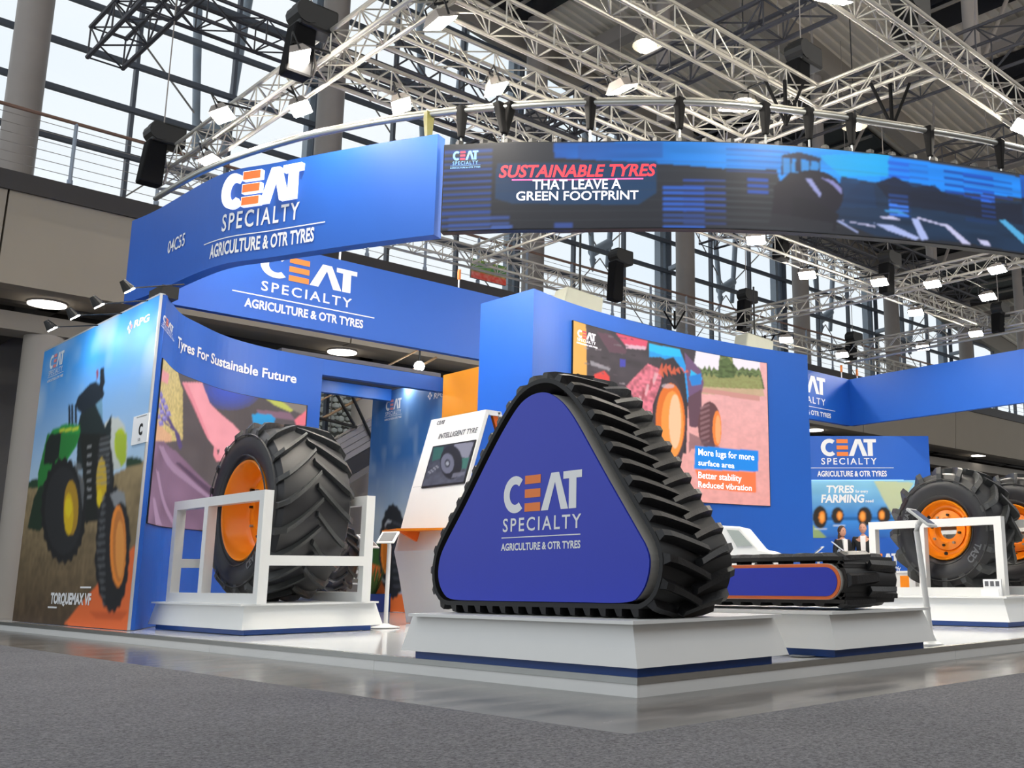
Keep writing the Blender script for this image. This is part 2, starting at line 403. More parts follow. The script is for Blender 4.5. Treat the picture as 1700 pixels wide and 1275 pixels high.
def carpet_mat():
    m = bpy.data.materials.new('grey_carpet'); m.use_nodes = True; n = m.node_tree; b = n.nodes['Principled BSDF']
    t = n.nodes.new('ShaderNodeTexCoord'); z = n.nodes.new('ShaderNodeTexNoise'); z.inputs['Scale'].default_value = 75; z.inputs['Detail'].default_value = 5
    z.inputs['Roughness'].default_value = .75
    z3 = n.nodes.new('ShaderNodeTexNoise'); z3.inputs['Scale'].default_value = 1.2
    n.links.new(t.outputs['Object'], z.inputs['Vector']); n.links.new(t.outputs['Object'], z3.inputs['Vector'])
    r = n.nodes.new('ShaderNodeValToRGB'); r.color_ramp.elements[0].color = lin('47484d'); r.color_ramp.elements[1].color = lin('8f8f93')
    r.color_ramp.elements[0].position = .34; r.color_ramp.elements[1].position = .68
    n.links.new(z.outputs['Fac'], r.inputs[0])
    mx = n.nodes.new('ShaderNodeMix'); mx.data_type = 'RGBA'; mx.blend_type = 'MULTIPLY'; mx.inputs[0].default_value = .25
    n.links.new(r.outputs[0], mx.inputs[6]); n.links.new(z3.outputs['Fac'], mx.inputs[7])
    n.links.new(mx.outputs[2], b.inputs['Base Color']); b.inputs['Roughness'].default_value = 1; b.inputs['Specular IOR Level'].default_value = .1
    bp = n.nodes.new('ShaderNodeBump'); bp.inputs['Strength'].default_value = .6; bp.inputs['Distance'].default_value = .004
    n.links.new(z.outputs['Fac'], bp.inputs['Height']); n.links.new(bp.outputs[0], b.inputs['Normal'])
    return m
fl = MB().box((-14, -14, -.12), (50, 20.5, 0)).build('floor', floor_mat()); struct(fl)
CP = carpet_mat()
cp = thing('aisle_carpet', 'grey speckled aisle carpet laid in strips around the white stand', 'carpet', (-4, -3, 0))
def cstrip(x0, y0, x1, y1): MB(cp.location).box((x0, y0, 0), (x1, y1, .006)).build('carpet_strip', CP, cp)
cstrip(-2.9, -.883, -.92, 14.6); cstrip(-4.895, -.883, -2.905, 14.6); cstrip(-6.9, -.883, -4.9, 14.6)
for k in range(6): cstrip(-6.9, -.885 - 2 * (k + 1) + .005, 24, -.885 - 2 * k)
struct(MB().box((-14, -14.3, 0), (50, -14, 9)).build('wall_right_shade', mat('shade_wall_brown', 'a08e80', .9)))  # unseen hall wall added to shade right-facing sides, low to spare roof light
# --- raised stand floor
pf = thing('stand_platform', 'raised glossy white exhibition stand floor with aluminium edge trim and white kerb', 'platform', (0, 0, 0))
MB().box((.012, .012, .0), (20, 12.6, .094)).build('deck', WGLOSS, pf)
ks = [0]
for q in (W(630, 1111.5, z=0)[1], W(366, 1082, z=0)[1], W(60, 1052, z=0)[1], 12.6): ks.append(q)
for a, b in zip(ks[:-1], ks[1:]): MB().box((0, a + .002, 0), (.014, b - .002, .088)).build('kerb_board', WHITE, pf)
for k in range(6): MB().box((k * 3.3 + (.0 if k else .015), 0, 0), (k * 3.3 + 3.296, .012, .088)).build('kerb_board', WHITE, pf)
MB().box((-.006, -.006, .066), (.0, 12.6, .1)).build('edge_trim', ALU, pf); MB().box((0, -.006, .066), (20, 0, .1)).build('edge_trim', ALU, pf)
MB().box((0, 0, .088), (.05, 12.6, .1)).build('edge_trim', ALU, pf)
MB().box((.05, 0, .088), (20, .05, .1)).build('edge_trim', ALU, pf)
MB().tube((1.75, .25, .1), (1.75, .25, .104), .09, 24).build('floor_socket_lid', mat('socket_grey', '8f9294', .4), pf)
DECK = .1
# --- hall: beam, balcony, columns
bal = MB().box((-6, 14, 6.62), (46, 14.25, 6.93)).build('balcony_beam', BEAMD); struct(bal)
fas = thing('wall_balcony', '', ''); del fas['label'], fas['category']; fas['kind'] = 'structure'
for k in range(9):
    MB().hexa([(-6 + 6 * k, 14.15, 5.15), (-.03 + 6 * k, 14.15, 5.15), (-.03 + 6 * k, 14.5, 5.15), (-6 + 6 * k, 14.5, 5.15)],
              [(-6 + 6 * k, 14.05, 6.62), (-.03 + 6 * k, 14.05, 6.62), (-.03 + 6 * k, 14.5, 6.62), (-6 + 6 * k, 14.5, 6.62)]).build('fascia_panel', CONC, fas)
struct(MB().box((-6, 14.25, 6.7), (46, 19, 6.9)).build('balcony_deck', SOFF))
sf = MB().box((-6, 14.5, 5.25), (46, 15.6, 5.35)); sf.box((-6, 15.6, 5.7), (46, 20, 5.8))
struct(sf.build('ceiling_soffit', SOFF))
sb = MB()
for k in range(18): sb.box((-5 + 3 * k, 15.6, 5.2), (-4.7 + 3 * k, 20, 5.72))
sb.box((-6, 15.6, 5.2), (46, 15.85, 5.75)); struct(MB().box((-6, 15.0, 4.62), (46, 15.6, 4.92)).build('soffit_beam_long', SOFF)); sb.box((-6, 17.3, 5.3), (46, 17.5, 5.75))
struct(sb.build('soffit_beams', mat('soffit_beam', '4a4744', .8)))
def gtop(x): return 16.4 - .145 * (x - 11)
def rz(x): return 16.4 - .145 * (x - 11)
cxs = [.66 + 6.02 * k for k in range(-1, 7)]
ORD = ['out of frame left', 'at the upper left corner of the photo', 'behind the long hoist bag above the big word mark', 'behind the corner of the blue tower', 'above the middle of the video wall', 'just right of the video wall top', 'above the middle of the right fascia', 'at the right end of the glass wall']
for k, x in enumerate(cxs):
    if k == 0: continue
    c = thing('hall_column', 'round grey hall column before the glass wall, ' + ORD[k], 'column', (x, 17, 6.9), group='upper hall columns before the glass wall')
    MB(c.location).tube((x, 17, 6.9), (x, 17, rz(x) - .1), .3, 24).build('shaft', STEEL, c, smooth=True)
    MB(c.location).box((x + .05, 18.14, 6.9), (x + .18, 18.4, gtop(x))).build('side_post', STEELB, c); MB(c.location).box((x + .3, 18.14, 6.9), (x + .43, 18.4, gtop(x))).build('side_post', STEELB, c)
    for z in (7.7, 10.3): MB(c.location).bar((x + .2, 17.85, z), (x + .05, 17.2, z), .14).build('wall_bracket', STEELB, c)
for i, x in enumerate([1.04 + 6.02 * k for k in range(-1, 7)]):
    o = MB((x, 15.3, 0)).lathe([(0, .0), (0, .36), (.06, .36), (.06, .31), (4.62, .31), (4.62, 0)], (x, 15.3, 0), 'z', 28).build('lower_column', mat('column_beige', 'b3aca3', .6, var=.02), smooth=True); o.location = (x, 15.3, 0)
    tag(o, 'beige round column under the balcony, ' + ['out of frame left', 'at the left edge beside the lightbox wall', 'glimpsed above the doorway', 'behind the blue tower', 'behind the video wall', 'behind the rear display wall', 'above the big right tyre', 'at the right edge'][i], 'column', 'lower hall columns under the balcony')
# V struts with node joints outside the glass
SO = ['right of the upper left column', 'behind the silver trusses left of the video band', 'above the left part of the video wall', 'above the right part of the video wall', 'behind the lower right trusses', 'nearest the right edge']
for k in range(6):
    x = 4.46 + 6.02 * k; v = thing('facade_strut', 'pair of grey struts with pointed node, ' + SO[k], 'strut', (x, 18.85, 10), group='V struts at the glass wall')
    zt = gtop(x)
    MB(v.location).tube((x - .5, 18.85, zt), (x, 18.85, 10.2), .12, 12, r2=.08).build('tube', STEELB, v, smooth=True)
    MB(v.location).tube((x + 1.1, 18.85, zt), (x + .62, 18.85, 10.2), .12, 12, r2=.08).build('tube', STEELB, v, smooth=True)
    MB(v.location).tube((x - .05, 18.85, 10.5), (x + .7, 18.85, 11.0), .15, 12).build('node', STEELB, v, smooth=True)
    MB(v.location).tube((x, 18.85, 10.3), (x, 18.85, 9.9), .11, 10, r2=.02).build('tip', STEELB, v, smooth=True)
    for s in (-1, 1):
        MB(v.location).tube((x + .3, 18.85, 10.6), (x + .3 + s * 2.7, 18.6, 13.2), .022, 6).build('tie_rod', STEEL, v)
        MB(v.location).tube((x + .3, 18.85, 10.4), (x + .3 + s * 2.65, 18.6, 7.6), .018, 6).build('tie_rod', STEEL, v)
# glass wall
gw = thing('window_1', '', ''); del gw['label'], gw['category']; gw['kind'] = 'structure'; gw.location = (0, 18, 6.9)
def gtop(x): return 16.4 - .145 * (x - 11)
xs = [-5.3 + 2.03 * k for k in range(25)]
for x in xs: MB(gw.location).box((x - .035, 17.95, 6.9), (x + .035, 18.1, gtop(x))).build('mullion', MULL, gw)
zs = [7.15, 8.2, 9.22, 10.24, 11.24, 12.25, 13.25, 14.25, 15.25, 16.25, 17.3]
for z in zs:
    xe = min(44, 11 + (16.4 - z) / .145) if z > 11.6 else 44
    MB(gw.location).box((-6, 17.9, z - .055), (xe, 18.02, z + .055)).build('transom', MULL, gw)
pm = {}
for i in range(len(xs) - 1):
    for j in range(len(zs) - 1):
        if zs[j + 1] > gtop(xs[i + 1]) + .3: continue
        h = round(zs[j + 1] - zs[j] - .14, 3)
        if h not in pm: pm[h] = MB().box((0, 0, 0), (1.93, .02, h)).mesh('pane')
        o = obj('pane', pm[h], GLASS, gw); o.location = (xs[i] + .05, .03, zs[j] + .07 - 6.9)
# railing on the balcony
rl = thing('balcony_railing', 'steel balcony railing with wires and a copper brown handrail before the glass wall', 'railing', (0, 14.1, 6.93))
MB(rl.location).tube((-6, 14.1, 8.02), (46, 14.1, 8.02), .03, 10).build('handrail', mat('handrail_wood', '86695a', .4), rl)
for z in (7.1, 7.26, 7.42, 7.58, 7.74, 7.9): MB(rl.location).tube((-6, 14.1, z), (46, 14.1, z), .006, 5).build('wire', STEEL, rl)
pmesh = MB().tube((0, 0, -.1), (0, 0, 1.09), .03, 8).tube((0, 0, .03), (0, 0, .1), .045, 8).mesh('post')
for k in range(38): o = obj('post', pmesh, STEELB, rl); o.location = (.82 - 1.345 * 4 + 1.345 * k, 0, 0)
for z, y in ((7.5, 17.7), (7.9, 17.7)): MB(rl.location).tube((-6, y, z), (46, y, z), .05, 8).build('back_rail', MULL, rl)
# lower back facade with glass, garden outside
bw = thing('wall_back', '', ''); del bw['label'], bw['category']; bw['kind'] = 'structure'; bw.location = (0, 19.5, 0)
WG = mat('back_wall_grey', '7d7b79', .8)
MB(bw.location).box((-6, 19.5, 0), (3.2, 19.7, 5.7)).build('wall_panel', WG, bw)
MB(bw.location).box((22, 19.5, 0), (46, 19.7, 5.7)).build('wall_panel', mat('back_wall_beige', 'b7a89c', .8), bw)
w2 = thing('window_2', '', ''); del w2['label'], w2['category']; w2['kind'] = 'structure'; w2.location = (0, 19.5, 0)
for k in range(24):
    x = 3.2 + k * 1.03
    if x > 22: break
    MB(w2.location).box((x - .04, 19.45, 0), (x + .04, 19.6, 5.7)).build('mullion', MULL, w2)
for z in (.05, 1.15, 2.5, 3.9, 5.6): MB(w2.location).box((3.2, 19.43, z - .05), (22, 19.55, z + .05)).build('transom', MULL, w2)
pg = MB().box((0, 0, 0), (.95, .02, 1.2)).mesh('pane')
for k in range(18):
    for z in (1.2, 2.55, 3.95): o = obj('pane', pg, GLASS, w2); o.location = (3.24 + 1.03 * k, .05, z)
struct(MB().box((-30, 20.5, -.3), (70, 60, -.02)).build('ground_outside', mat('outside_ground', '6f7468', .9)))
# gabion: real stones in a wire box outside
gab = thing('gabion_wall', 'gabion wall of pale broken stones behind the stairs outside', 'wall', (8, 26.2, 0))
MB(gab.location).box((2, 26.4, 0), (14, 27, 7.6)).build('core', mat('gabion_core', '8c8a80', .9), gab)
st = MB(gab.location); STONE = mat('gabion_stone', 'efeee6', .8, var=.2, scale=6)
for i in range(62):
    for j in range(37):
        x = 2 + i * .19 + (j % 2) * .09 + random.uniform(-.05, .05); z = .1 + j * .2 + random.uniform(-.05, .05); a = random.uniform(.09, .125)
        st.sphere((x, 26.36, z), a, 6, (1.1, .8, random.uniform(.7, 1)))
st.build('stones', STONE, gab, kind='stuff')
wr = MB(gab.location)
for k in range(13): wr.box((2 + k, 26.22, 0), (2.03 + k, 26.25, 7.6))
for k in range(8): wr.box((2, 26.22, k), (14, 26.25, k + .03))
wr.build('wire_cage', STEEL, gab, kind='stuff')
LEAF = [mat('leaf_green', '4d6a2c', .6, var=.3), mat('leaf_yellow', 'a69a3a', .6, var=.3), mat('leaf_dark', '33451f', .6, var=.3)]
def leaf_cloud(name, c, r, n, m, parent, size=.09, sc=(1, 1, 1)):
    b = MB(parent.location)
    for i in range(n):
        d = Vector(RNG.normal(size=3)); d.normalize(); p = Vector(c) + Vector((d.x * sc[0], d.y * sc[1], d.z * sc[2])) * r * random.uniform(.35, 1)
        a = Vector(RNG.normal(size=3)).normalized() * size; e = Vector(RNG.normal(size=3)).normalized() * size * .5
        b.add([p - a, p + e, p + a, p - e], [(0, 1, 2, 3)])
    o = obj(name, b.mesh(weld=False), m, parent); o['kind'] = 'stuff'; return o
for i, (x, y, h, li, lab) in enumerate([(4.6, 23.0, 3.0, 0, 'green bushy tree outside seen through the glass behind the tyre'), (9.0, 30.5, 4.4, 2, 'dark green tree outside behind the glass facade'),
                                       (7.6, 22.6, 2.2, 1, 'yellowing shrub outside behind the glass facade'), (17.5, 25.0, 4.6, 0, 'tall green tree outside right of the dark one'), (-1.6, 24, 4.4, 2, 'dark tree outside at the far left')]):
    t = thing('tree', lab, 'tree', (x, y, 0))
    MB(t.location).tube((x, y, 0), (x + .1, y, h * .7), .1, 8, r2=.05).build('trunk', mat('bark', '4a3c30', .9), t)
    leaf_cloud('foliage', (x, y, h * .62), h * .45, 3000, LEAF[li], t, .13, (1, .8, 1))
# staircase under the balcony seen through the doorway
sc_ = thing('staircase', 'grey stair flight with dark stringer and rods rising behind the doorway', 'staircase', (5, 13, 0))
a0 = Vector((4.2, 13, 2.47)); a1 = Vector((7.2, 13, 4.37)); dz = Vector((0, 0, 1)); STP = mat('stair_plank', '8b8a8e', .6); DS = mat('stringer_dark', '24252c', .5)
for k in range(4):
    o0 = -.04 - .125 * k; MB(sc_.location).hexa([a0 + dz * (o0 - .115), a1 + dz * (o0 - .115), a1 + Vector((0, .05, o0 - .115)), a0 + Vector((0, .05, o0 - .115))],
             [a0 + dz * o0, a1 + dz * o0, a1 + Vector((0, .05, o0)), a0 + Vector((0, .05, o0))]).build('plank', STP, sc_)
MB(sc_.location).hexa([a0 + dz * -.86, a1 + dz * -.86, a1 + Vector((0, .06, -.86)), a0 + Vector((0, .06, -.86))], [a0 + dz * -.55, a1 + dz * -.55, a1 + Vector((0, .06, -.55)), a0 + Vector((0, .06, -.55))]).build('stringer', DS, sc_)
MB(sc_.location).hexa([a0 + dz * -1.0, a1 + dz * -1.0, a1 + Vector((0, 1.8, -1.0)), a0 + Vector((0, 1.8, -1.0))], [a0 + dz * -.87, a1 + dz * -.87, a1 + Vector((0, 1.8, -.87)), a0 + Vector((0, 1.8, -.87))]).build('underside', mat('stair_soffit', '6a6868', .8), sc_)
MB(sc_.location).tube(a0 + dz * .0, a1 + dz * .0, .02, 8).build('lower_rail', STEEL, sc_)
MB(sc_.location).tube(a0 + dz * .5, a1 + dz * .5, .025, 8).build('handrail', mat('stair_handrail', '8d7355', .5), sc_)
MB(sc_.location).tube(a0 + dz * .85, a1 + dz * .85, .018, 8).build('handrail', mat('stair_handrail', '8d7355', .5), sc_)
for p, q in (((5.35, 12.95, 4.0), (5.95, 12.95, 3.0)), ((4.95, 12.95, 4.1), (5.5, 12.95, 3.35)), ((6.0, 12.95, 4.2), (6.0, 12.95, 3.6)), ((4.7, 12.95, 3.42), (5.55, 12.95, 3.32))):
    MB(sc_.location).tube(p, q, .028, 8).build('brace', BLACK, sc_)
MB(sc_.location).box((6.9, 13.1, 0), (7.1, 13.3, 3.2)).build('support_post', DS, sc_)
# roof
ce = thing('ceiling', '', ''); del ce['label'], ce['category']; ce['kind'] = 'structure'; ce.location = (0, 0, 16)
def rz(x): return 16.4 - .145 * (x - 11)
MB(ce.location).hexa([(-8, -5, rz(-8)), (48, -5, rz(48)), (48, 18.4, rz(48)), (-8, 18.4, rz(-8))], [(-8, -5, rz(-8) + .3), (48, -5, rz(48) + .3), (48, 18.4, rz(48) + .3), (-8, 18.4, rz(-8) + .3)]).build('roof_deck', ROOF, ce)
rb = MB(ce.location)
for k in range(78):
    y = -5 + k * .3; rb.hexa([(-8, y, rz(-8) - .07), (48, y, rz(48) - .07), (48, y + .1, rz(48) - .07), (-8, y + .1, rz(-8) - .07)], [(-8, y - .03, rz(-8) + .01), (48, y - .03, rz(48) + .01), (48, y + .13, rz(48) + .01), (-8, y + .13, rz(-8) + .01)])
rb.build('corrugation', ROOF, ce, kind='stuff')
RBM = mat('roof_beam_pale', '9a948c', .6, var=.03)
for y in (17.7, 11.2, 5.0, -1.5):
    MB(ce.location).hexa([(-8, y, rz(-8) - .85), (48, y, rz(48) - .85), (48, y + .4, rz(48) - .85), (-8, y + .4, rz(-8) - .85)], [(-8, y, rz(-8)), (48, y, rz(48)), (48, y + .4, rz(48)), (-8, y + .4, rz(-8))]).build('roof_beam', RBM, ce)
for x in (8, 14, 20, 26, 32, 38):
    MB(ce.location).box((x, -5, rz(x) - .7), (x + .35, 18, rz(x) - .25)).build('cross_beam', STEEL, ce)
for (x, y) in ((12.2, 11.6), (18.4, 11.6), (24.4, 11.6), (15, 5.2), (21, 5.2), (30.5, 11.6), (27, 5.2)):
    MB(ce.location).tube((x, y, rz(x) - .4), (x, y, rz(x) - 5.2), .17, 12).build('hanger_post', STEEL, ce, smooth=True)
    MB(ce.location).tube((x, y, rz(x) - 5.0), (x + 3, y, rz(x) - .7), .05, 8).build('tie', STEEL, ce)
    MB(ce.location).tube((x, y, rz(x) - 5.0), (x - 3, y - 2, rz(x) - .4), .03, 8).build('tie', STEEL, ce)
SKY = mat('dark_skylight', '20232a', .25, var=.3)
for (x0, x1, y0, y1) in ((15.2, 19.5, 5.6, 8.4), (21.5, 25.5, 5.6, 8.4), (19.5, 25.5, 12.6, 17.4), (8.5, 12.6, 12.2, 17.4), (26.5, 37.5, 12.6, 17.4)):
    sk = MB(ce.location).hexa([(x0, y0, rz(x0) - .12), (x1, y0, rz(x1) - .12), (x1, y1, rz(x1) - .12), (x0, y1, rz(x0) - .12)], [(x0, y0, rz(x0) - .08), (x1, y0, rz(x1) - .08), (x1, y1, rz(x1) - .08), (x0, y1, rz(x0) - .08)]).build('skylight', SKY, ce)
    k = x0 + 1.1
    while k < x1: MB(ce.location).box((k, y0, rz(k) - .25), (k + .07, y1, rz(k) - .18)).build('skylight_bar', RBM, ce); k += 1.1
# ================================================================== TRUSSES, LAMPS
LACE = []
TRL = []
def truss(name, p, q, m, label, size=.3, rc=.025, rl=.009, pitch=.3, group=None):
    p = Vector(p); q = Vector(q); d = (q - p).normalized(); L = (q - p).length
    if m is TRUSS: TRL.append((p.copy(), q.copy()))
    s = Vector((0, 0, 1)).cross(d).normalized(); u = Vector((0, 0, 1)); t = thing(name, label, 'truss', p, 0, group)
    cs = [s * a + u * b for a, b in ((0, 0), (size, 0), (size, size), (0, size))]
    for c in cs: MB(p).tube(p + c, q + c, rc, 8).build('chord', m, t, smooth=True)
    b = MB(p); n = max(2, int(L / pitch))
    for k in range(n):
        A = d * (L * k / n); B = d * (L * (k + 1) / n)
        for i in range(4):
            c0, c1 = cs[i], cs[(i + 1) % 4]
            if (k + i) % 2: b.tube(p + c0 + A, p + c1 + B, rl, 5, cap=False)
            else: b.tube(p + c1 + A, p + c0 + B, rl, 5, cap=False)
            if k % 2 == 0: b.tube(p + c0 + A, p + c1 + A, rl, 5, cap=False)
    b.build('lacing', m, t, kind='stuff'); return t
ZT = 6.2
def tx(y, x0, x1, lab, z=ZT, m=None, **k): return truss('lighting_truss' if m is None else 'dark_truss', (x0, y, z), (x1, y, z), m or TRUSS, lab, **k)
def ty(x, y0, y1, lab, z=ZT, m=None, **k): return truss('lighting_truss' if m is None else 'dark_truss', (x, y1, z), (x, y0, z), m or TRUSS, lab, **k)
ty(1.03, 1.0, 10.7, 'aluminium truss rising from the upper left above the large fascia logo')
tx(3.97, 1.35, 5.8, 'aluminium truss running down right from the top centre corner')
tx(2.78, 1.35, 5.8, 'aluminium truss ending in the corner above the video band, right of the top centre')
ty(5.8, 1.3, 4.3, 'short aluminium truss from that corner up to the right edge truss')
tx(1.02, 1.35, 12, 'aluminium truss crossing the upper right corner of the photo')
tx(4.95, 1.35, 8, 'aluminium truss just behind the top centre flood lamp')
tx(6.15, 1.35, 9, 'aluminium truss low behind the curved rail, left of the video band')
tx(10.9, 1.2, 24, 'long aluminium truss before the balcony rail above the rear fascia')
ty(6.5, 6.7, 10.9, 'aluminium truss coming forward below the left end of the video band')
tx(6.6, 8, 18, 'aluminium truss hung with flood lamps right below the video band')
ty(13.45, 1.5, 10.9, 'aluminium truss with two lamps crossing under the right of the video band')
ty(17.9, 4, 10.9, 'aluminium truss above the plain right fascia')
tx(3.6, 13.5, 20, 'aluminium truss at the right edge below the video band')
o = W(145, 95, z=8.4)
ty(o[0], -1, o[1], 'black truss with open end at the top left before the glass', z=8.4, m=TRUSSD, size=.5, rc=.035, rl=.014, pitch=.5)
o = W(400, 55, z=9.6)
tx(o[1], 1, 22, 'dark truss running level behind the left hanging hoist', z=9.6, m=TRUSSD, size=.45, rc=.035, rl=.014, pitch=.5)
tx(9.6, 4, 24, 'dark truss with cables seen through the silver trusses', z=8.6, m=TRUSSD, size=.6, rc=.035, rl=.016, pitch=.6)
ty(7.6, 4, 14, 'dark truss crossing the cabled one behind the silver trusses', z=8.9, m=TRUSSD, size=.5, rc=.04, rl=.016, pitch=.5)
ty(11.5, 2, 13.5, 'dark truss under the roof at the top right', z=9.3, m=TRUSSD, size=.6, rc=.032, rl=.014, pitch=.7)
ty(15.5, 2, 13.5, 'dark truss under the roof further right', z=9.3, m=TRUSSD, size=.6, rc=.032, rl=.014, pitch=.7)
# hanging hoists
hpos = []
def hoist(px, py_top, z0, lab, x=None, y=None, h=1.0):
    p = W(px, py_top, x=x, y=y, z=None if (x or y) else z0)
    t = thing('chain_hoist', lab, 'hoist', p)
    a = random.uniform(-.3, .3)
    MB(p).hexa([p + Vector(v) for v in ((-.17, -.1, -h), (.13, -.1, -h), (.13, .1, -h), (-.17, .1, -h))], [p + Vector(v) for v in ((-.1, -.12, -.12), (.14, -.12, -.12), (.14, .12, -.12), (-.1, .12, -.12))]).build('chain_bag', mat('bag_black', '0b0b0d', .85, spec=.2), t, bevel=.03)
    MB(p).box(p + Vector((-.08, -.16, -.16)), p + Vector((.36, .1, .14))).build('motor', BLACK, t, bevel=.03)
    MB(p).tube(p + Vector((.0, -.17, .0)), p + Vector((.0, .1, .0)), .13, 14).build('gear_housing', BLACK, t)
    MB(p).path([p + Vector((.12, 0, -.15)), p + Vector((.2, 0, -.5)), p + Vector((.17, .0, -h * .9))], .016, 6).build('chain', STEEL, t)
    MB(p).tube(p + Vector((.1, 0, .1)), Vector((p.x + .1, p.y, rz(p.x) - .1)), .009, 5).build('steel_rope', STEEL, t)
    return t
hoist(258, 222, 0, 'black chain hoist at the left end of the upper left truss', y=10.3, h=.75)
hoist(500, 28, 0, 'black chain hoist with long bag beside the upper left flood lamp', y=6.0, h=.72)
hoist(1322, 88, 0, 'black chain hoist above the centre right truss corner', y=3.2, h=.85)
hoist(1500, 2, 0, 'black chain hoist at the top right edge truss', y=1.6, h=.5)
hoist(1022, 425, 0, 'black chain hoist standing over the rear truss, left of the two', y=10.6, h=.95)
hoist(1234, 490, 0, 'black chain hoist over the rear truss above the video wall', y=10.6, h=.85)
hoist(1296, 388, 0, 'black chain bag under the video band beside a flood lamp', y=6.8, h=.5)
hoist(1470, 428, 0, 'black chain hoist at the lower truss crossing on the right', y=6.4, h=.75)
hoist(1412, 560, 0, 'small black chain hoist above the rear corner of the fascia ring', y=10.7, h=.6)
hoist(1655, 512, 0, 'black chain hoist under the right lower truss', y=6.4, h=.6)
# flood lamps
def lamp(px, py, lab, z=6.0, w=.30, face=(0, 0)):
    p = W(px, py, z=z); t = thing('flood_lamp', lab, 'lamp', p)
    cx, cy = 5.2 - p.x, 3.8 - p.y; L = math.hypot(cx, cy) or 1; d = Vector((cx / L, cy / L, 0)); s = Vector((-d.y, d.x, 0))
    n = (d * .45 - Vector((0, 0, 1))).normalized(); u = s.cross(n).normalized()
    if u.z < 0: u = -u
    def q(a, b, c): return p + s * a + u * b - n * c
    MB(p).hexa([q(-w * .62, -w * .42, .012), q(w * .62, -w * .42, .012), q(w * .62, w * .42, .012), q(-w * .62, w * .42, .012)], [q(-w * .35, -w * .25, .12), q(w * .35, -w * .25, .12), q(w * .35, w * .25, .12), q(-w * .35, w * .25, .12)]).build('housing', STEEL, t)
    MB(p).hexa([q(-w * .55, -w * .36, 0), q(w * .55, -w * .36, 0), q(w * .55, w * .36, 0), q(-w * .55, w * .36, 0)], [q(-w * .55, -w * .36, .012), q(w * .55, -w * .36, .012), q(w * .55, w * .36, .012), q(-w * .55, w * .36, .012)]).build('lens', LENS, t)
    MB(p).path([q(-w * .66, 0, .03), q(-w * .66, .0, .22), q(w * .66, .0, .22), q(w * .66, 0, .03)], .012, 6).build('yoke', BLACK, t)
    L_, np_ = nearest(p)
    if L_ < 1.6: MB(p).path([q(0, 0, .2), Vector((np_.x, np_.y, q(0, 0, .2).z + .02)), Vector((np_.x, np_.y, 6.2))] if math.hypot(np_.x - p.x, np_.y - p.y) > .1 else [q(0, 0, .2), np_], .014, 6).build('clamp_arm', BLACK, t)
    else: MB(p).tube(q(0, 0, .2), q(0, 0, .2) + Vector((0, 0, 1)), .01, 6).build('clamp_arm', BLACK, t)
def nearest(p):
    best = None
    for a, b in TRL:
        d = b - a; s = max(0, min(1, (p - a).dot(d) / d.dot(d))); q = a + d * s
        if best is None or (q - p).length < best[0]: best = ((q - p).length, q)
    return best
names = [((732, 40), 'bright flood lamp at the top centre truss corner'), ((498, 98), 'bright flood lamp under the upper left hoist'), ((370, 193), 'bright flood lamp above the large fascia logo'),
         ((500, 182), 'flood lamp between the upper left truss and the rail'), ((352, 270), 'small flood lamp just above the first letter of the fascia'), ((667, 177), 'flood lamp above the end of the blue fascia'),
         ((825, 150), 'flood lamp above the left of the video band'), ((1033, 150), 'bright flood lamp above the middle of the video band'), ((1216, 185), 'bright flood lamp above the video band under the truss corner'),
         ((1383, 3), 'flood lamp cut by the top edge of the photo'), ((605, 403), 'flood lamp under the blue fascia, left one of two'), ((668, 394), 'flood lamp under the blue fascia, right one of two'),
         ((1255, 400), 'flood lamp close under the video band on the right'), ((1340, 458), 'flood lamp on the lower right truss, first below the video band'), ((1460, 470), 'flood lamp at the lower truss crossing under the black hoist'),
         ((1548, 473), 'flood lamp on the right truss next to the crossing'), ((1655, 449), 'flood lamp on the right truss nearest the photo edge'), ((1640, 494), 'flood lamp below the right truss by the dark hoist'),
         ((1520, 520), 'flood lamp between the two lower right trusses'), ((1620, 555), 'flood lamp just above the plain right fascia'), ((1305, 565), 'small flood lamp above the right end of the video wall'),
         ((1532, 578), 'small flood lamp above the middle of the right fascia'), ((1398, 590), 'small flood lamp above the rear corner of the fascia ring'), ((1697, 212), 'flood lamp cut by the right edge of the photo')]
for (u, v), lab in names: lamp(u, v, lab, w=.27 if v < 300 else .25)
# high bay pendants under the roof
for (u, v), lab in (((1075, 66), 'round mirrored pendant lamp under the roof right of the top centre'), ((1236, 163), 'round mirrored pendant lamp above the video band'), ((1418, 200), 'round mirrored pendant lamp behind the black sling bags')):
    p = W(u, v, z=9.6); t = thing('pendant_lamp', lab, 'lamp', p)
    MB(p).lathe([(-.12, .26), (-.02, .25), (.12, .14), (.2, .05)], p, 'z', 28).build('reflector', mat('mirror_dish', 'd8d4ca', .15, .8), t, smooth=True)
    MB(p).sphere(p + Vector((0, 0, -.02)), .12, 14).build('bulb', mat('bulb_glow', 'fff4e0', .3, emit=30, var=0), t, smooth=True)
    MB(p).tube(p + Vector((0, 0, .2)), p + Vector((0, 0, 5)), .012, 6).build('cord', BLACK, t)
hb = 0
for hx, hy in ((8, -2), (14, -3), (20, -4), (26, -2), (4, -4), (33, 0), (-4, 2)):  # unseen lamps, added out of frame to brighten the roof
    hb += 1; p = Vector((hx, hy, 10.6)); t = thing('pendant_lamp', 'unseen globe lamp added above the aisle to brighten the roof', 'lamp', p, group='added globe lamps brightening the roof')
    MB(p).sphere(p, .28, 14).build('bulb', mat('roof_fill_glow', 'fff0dc', .3, emit=60, var=0), t, smooth=True); MB(p).tube(p + Vector((0, 0, .28)), Vector((hx, hy, rz(hx) - .1)), .012, 6).build('cord', BLACK, t)
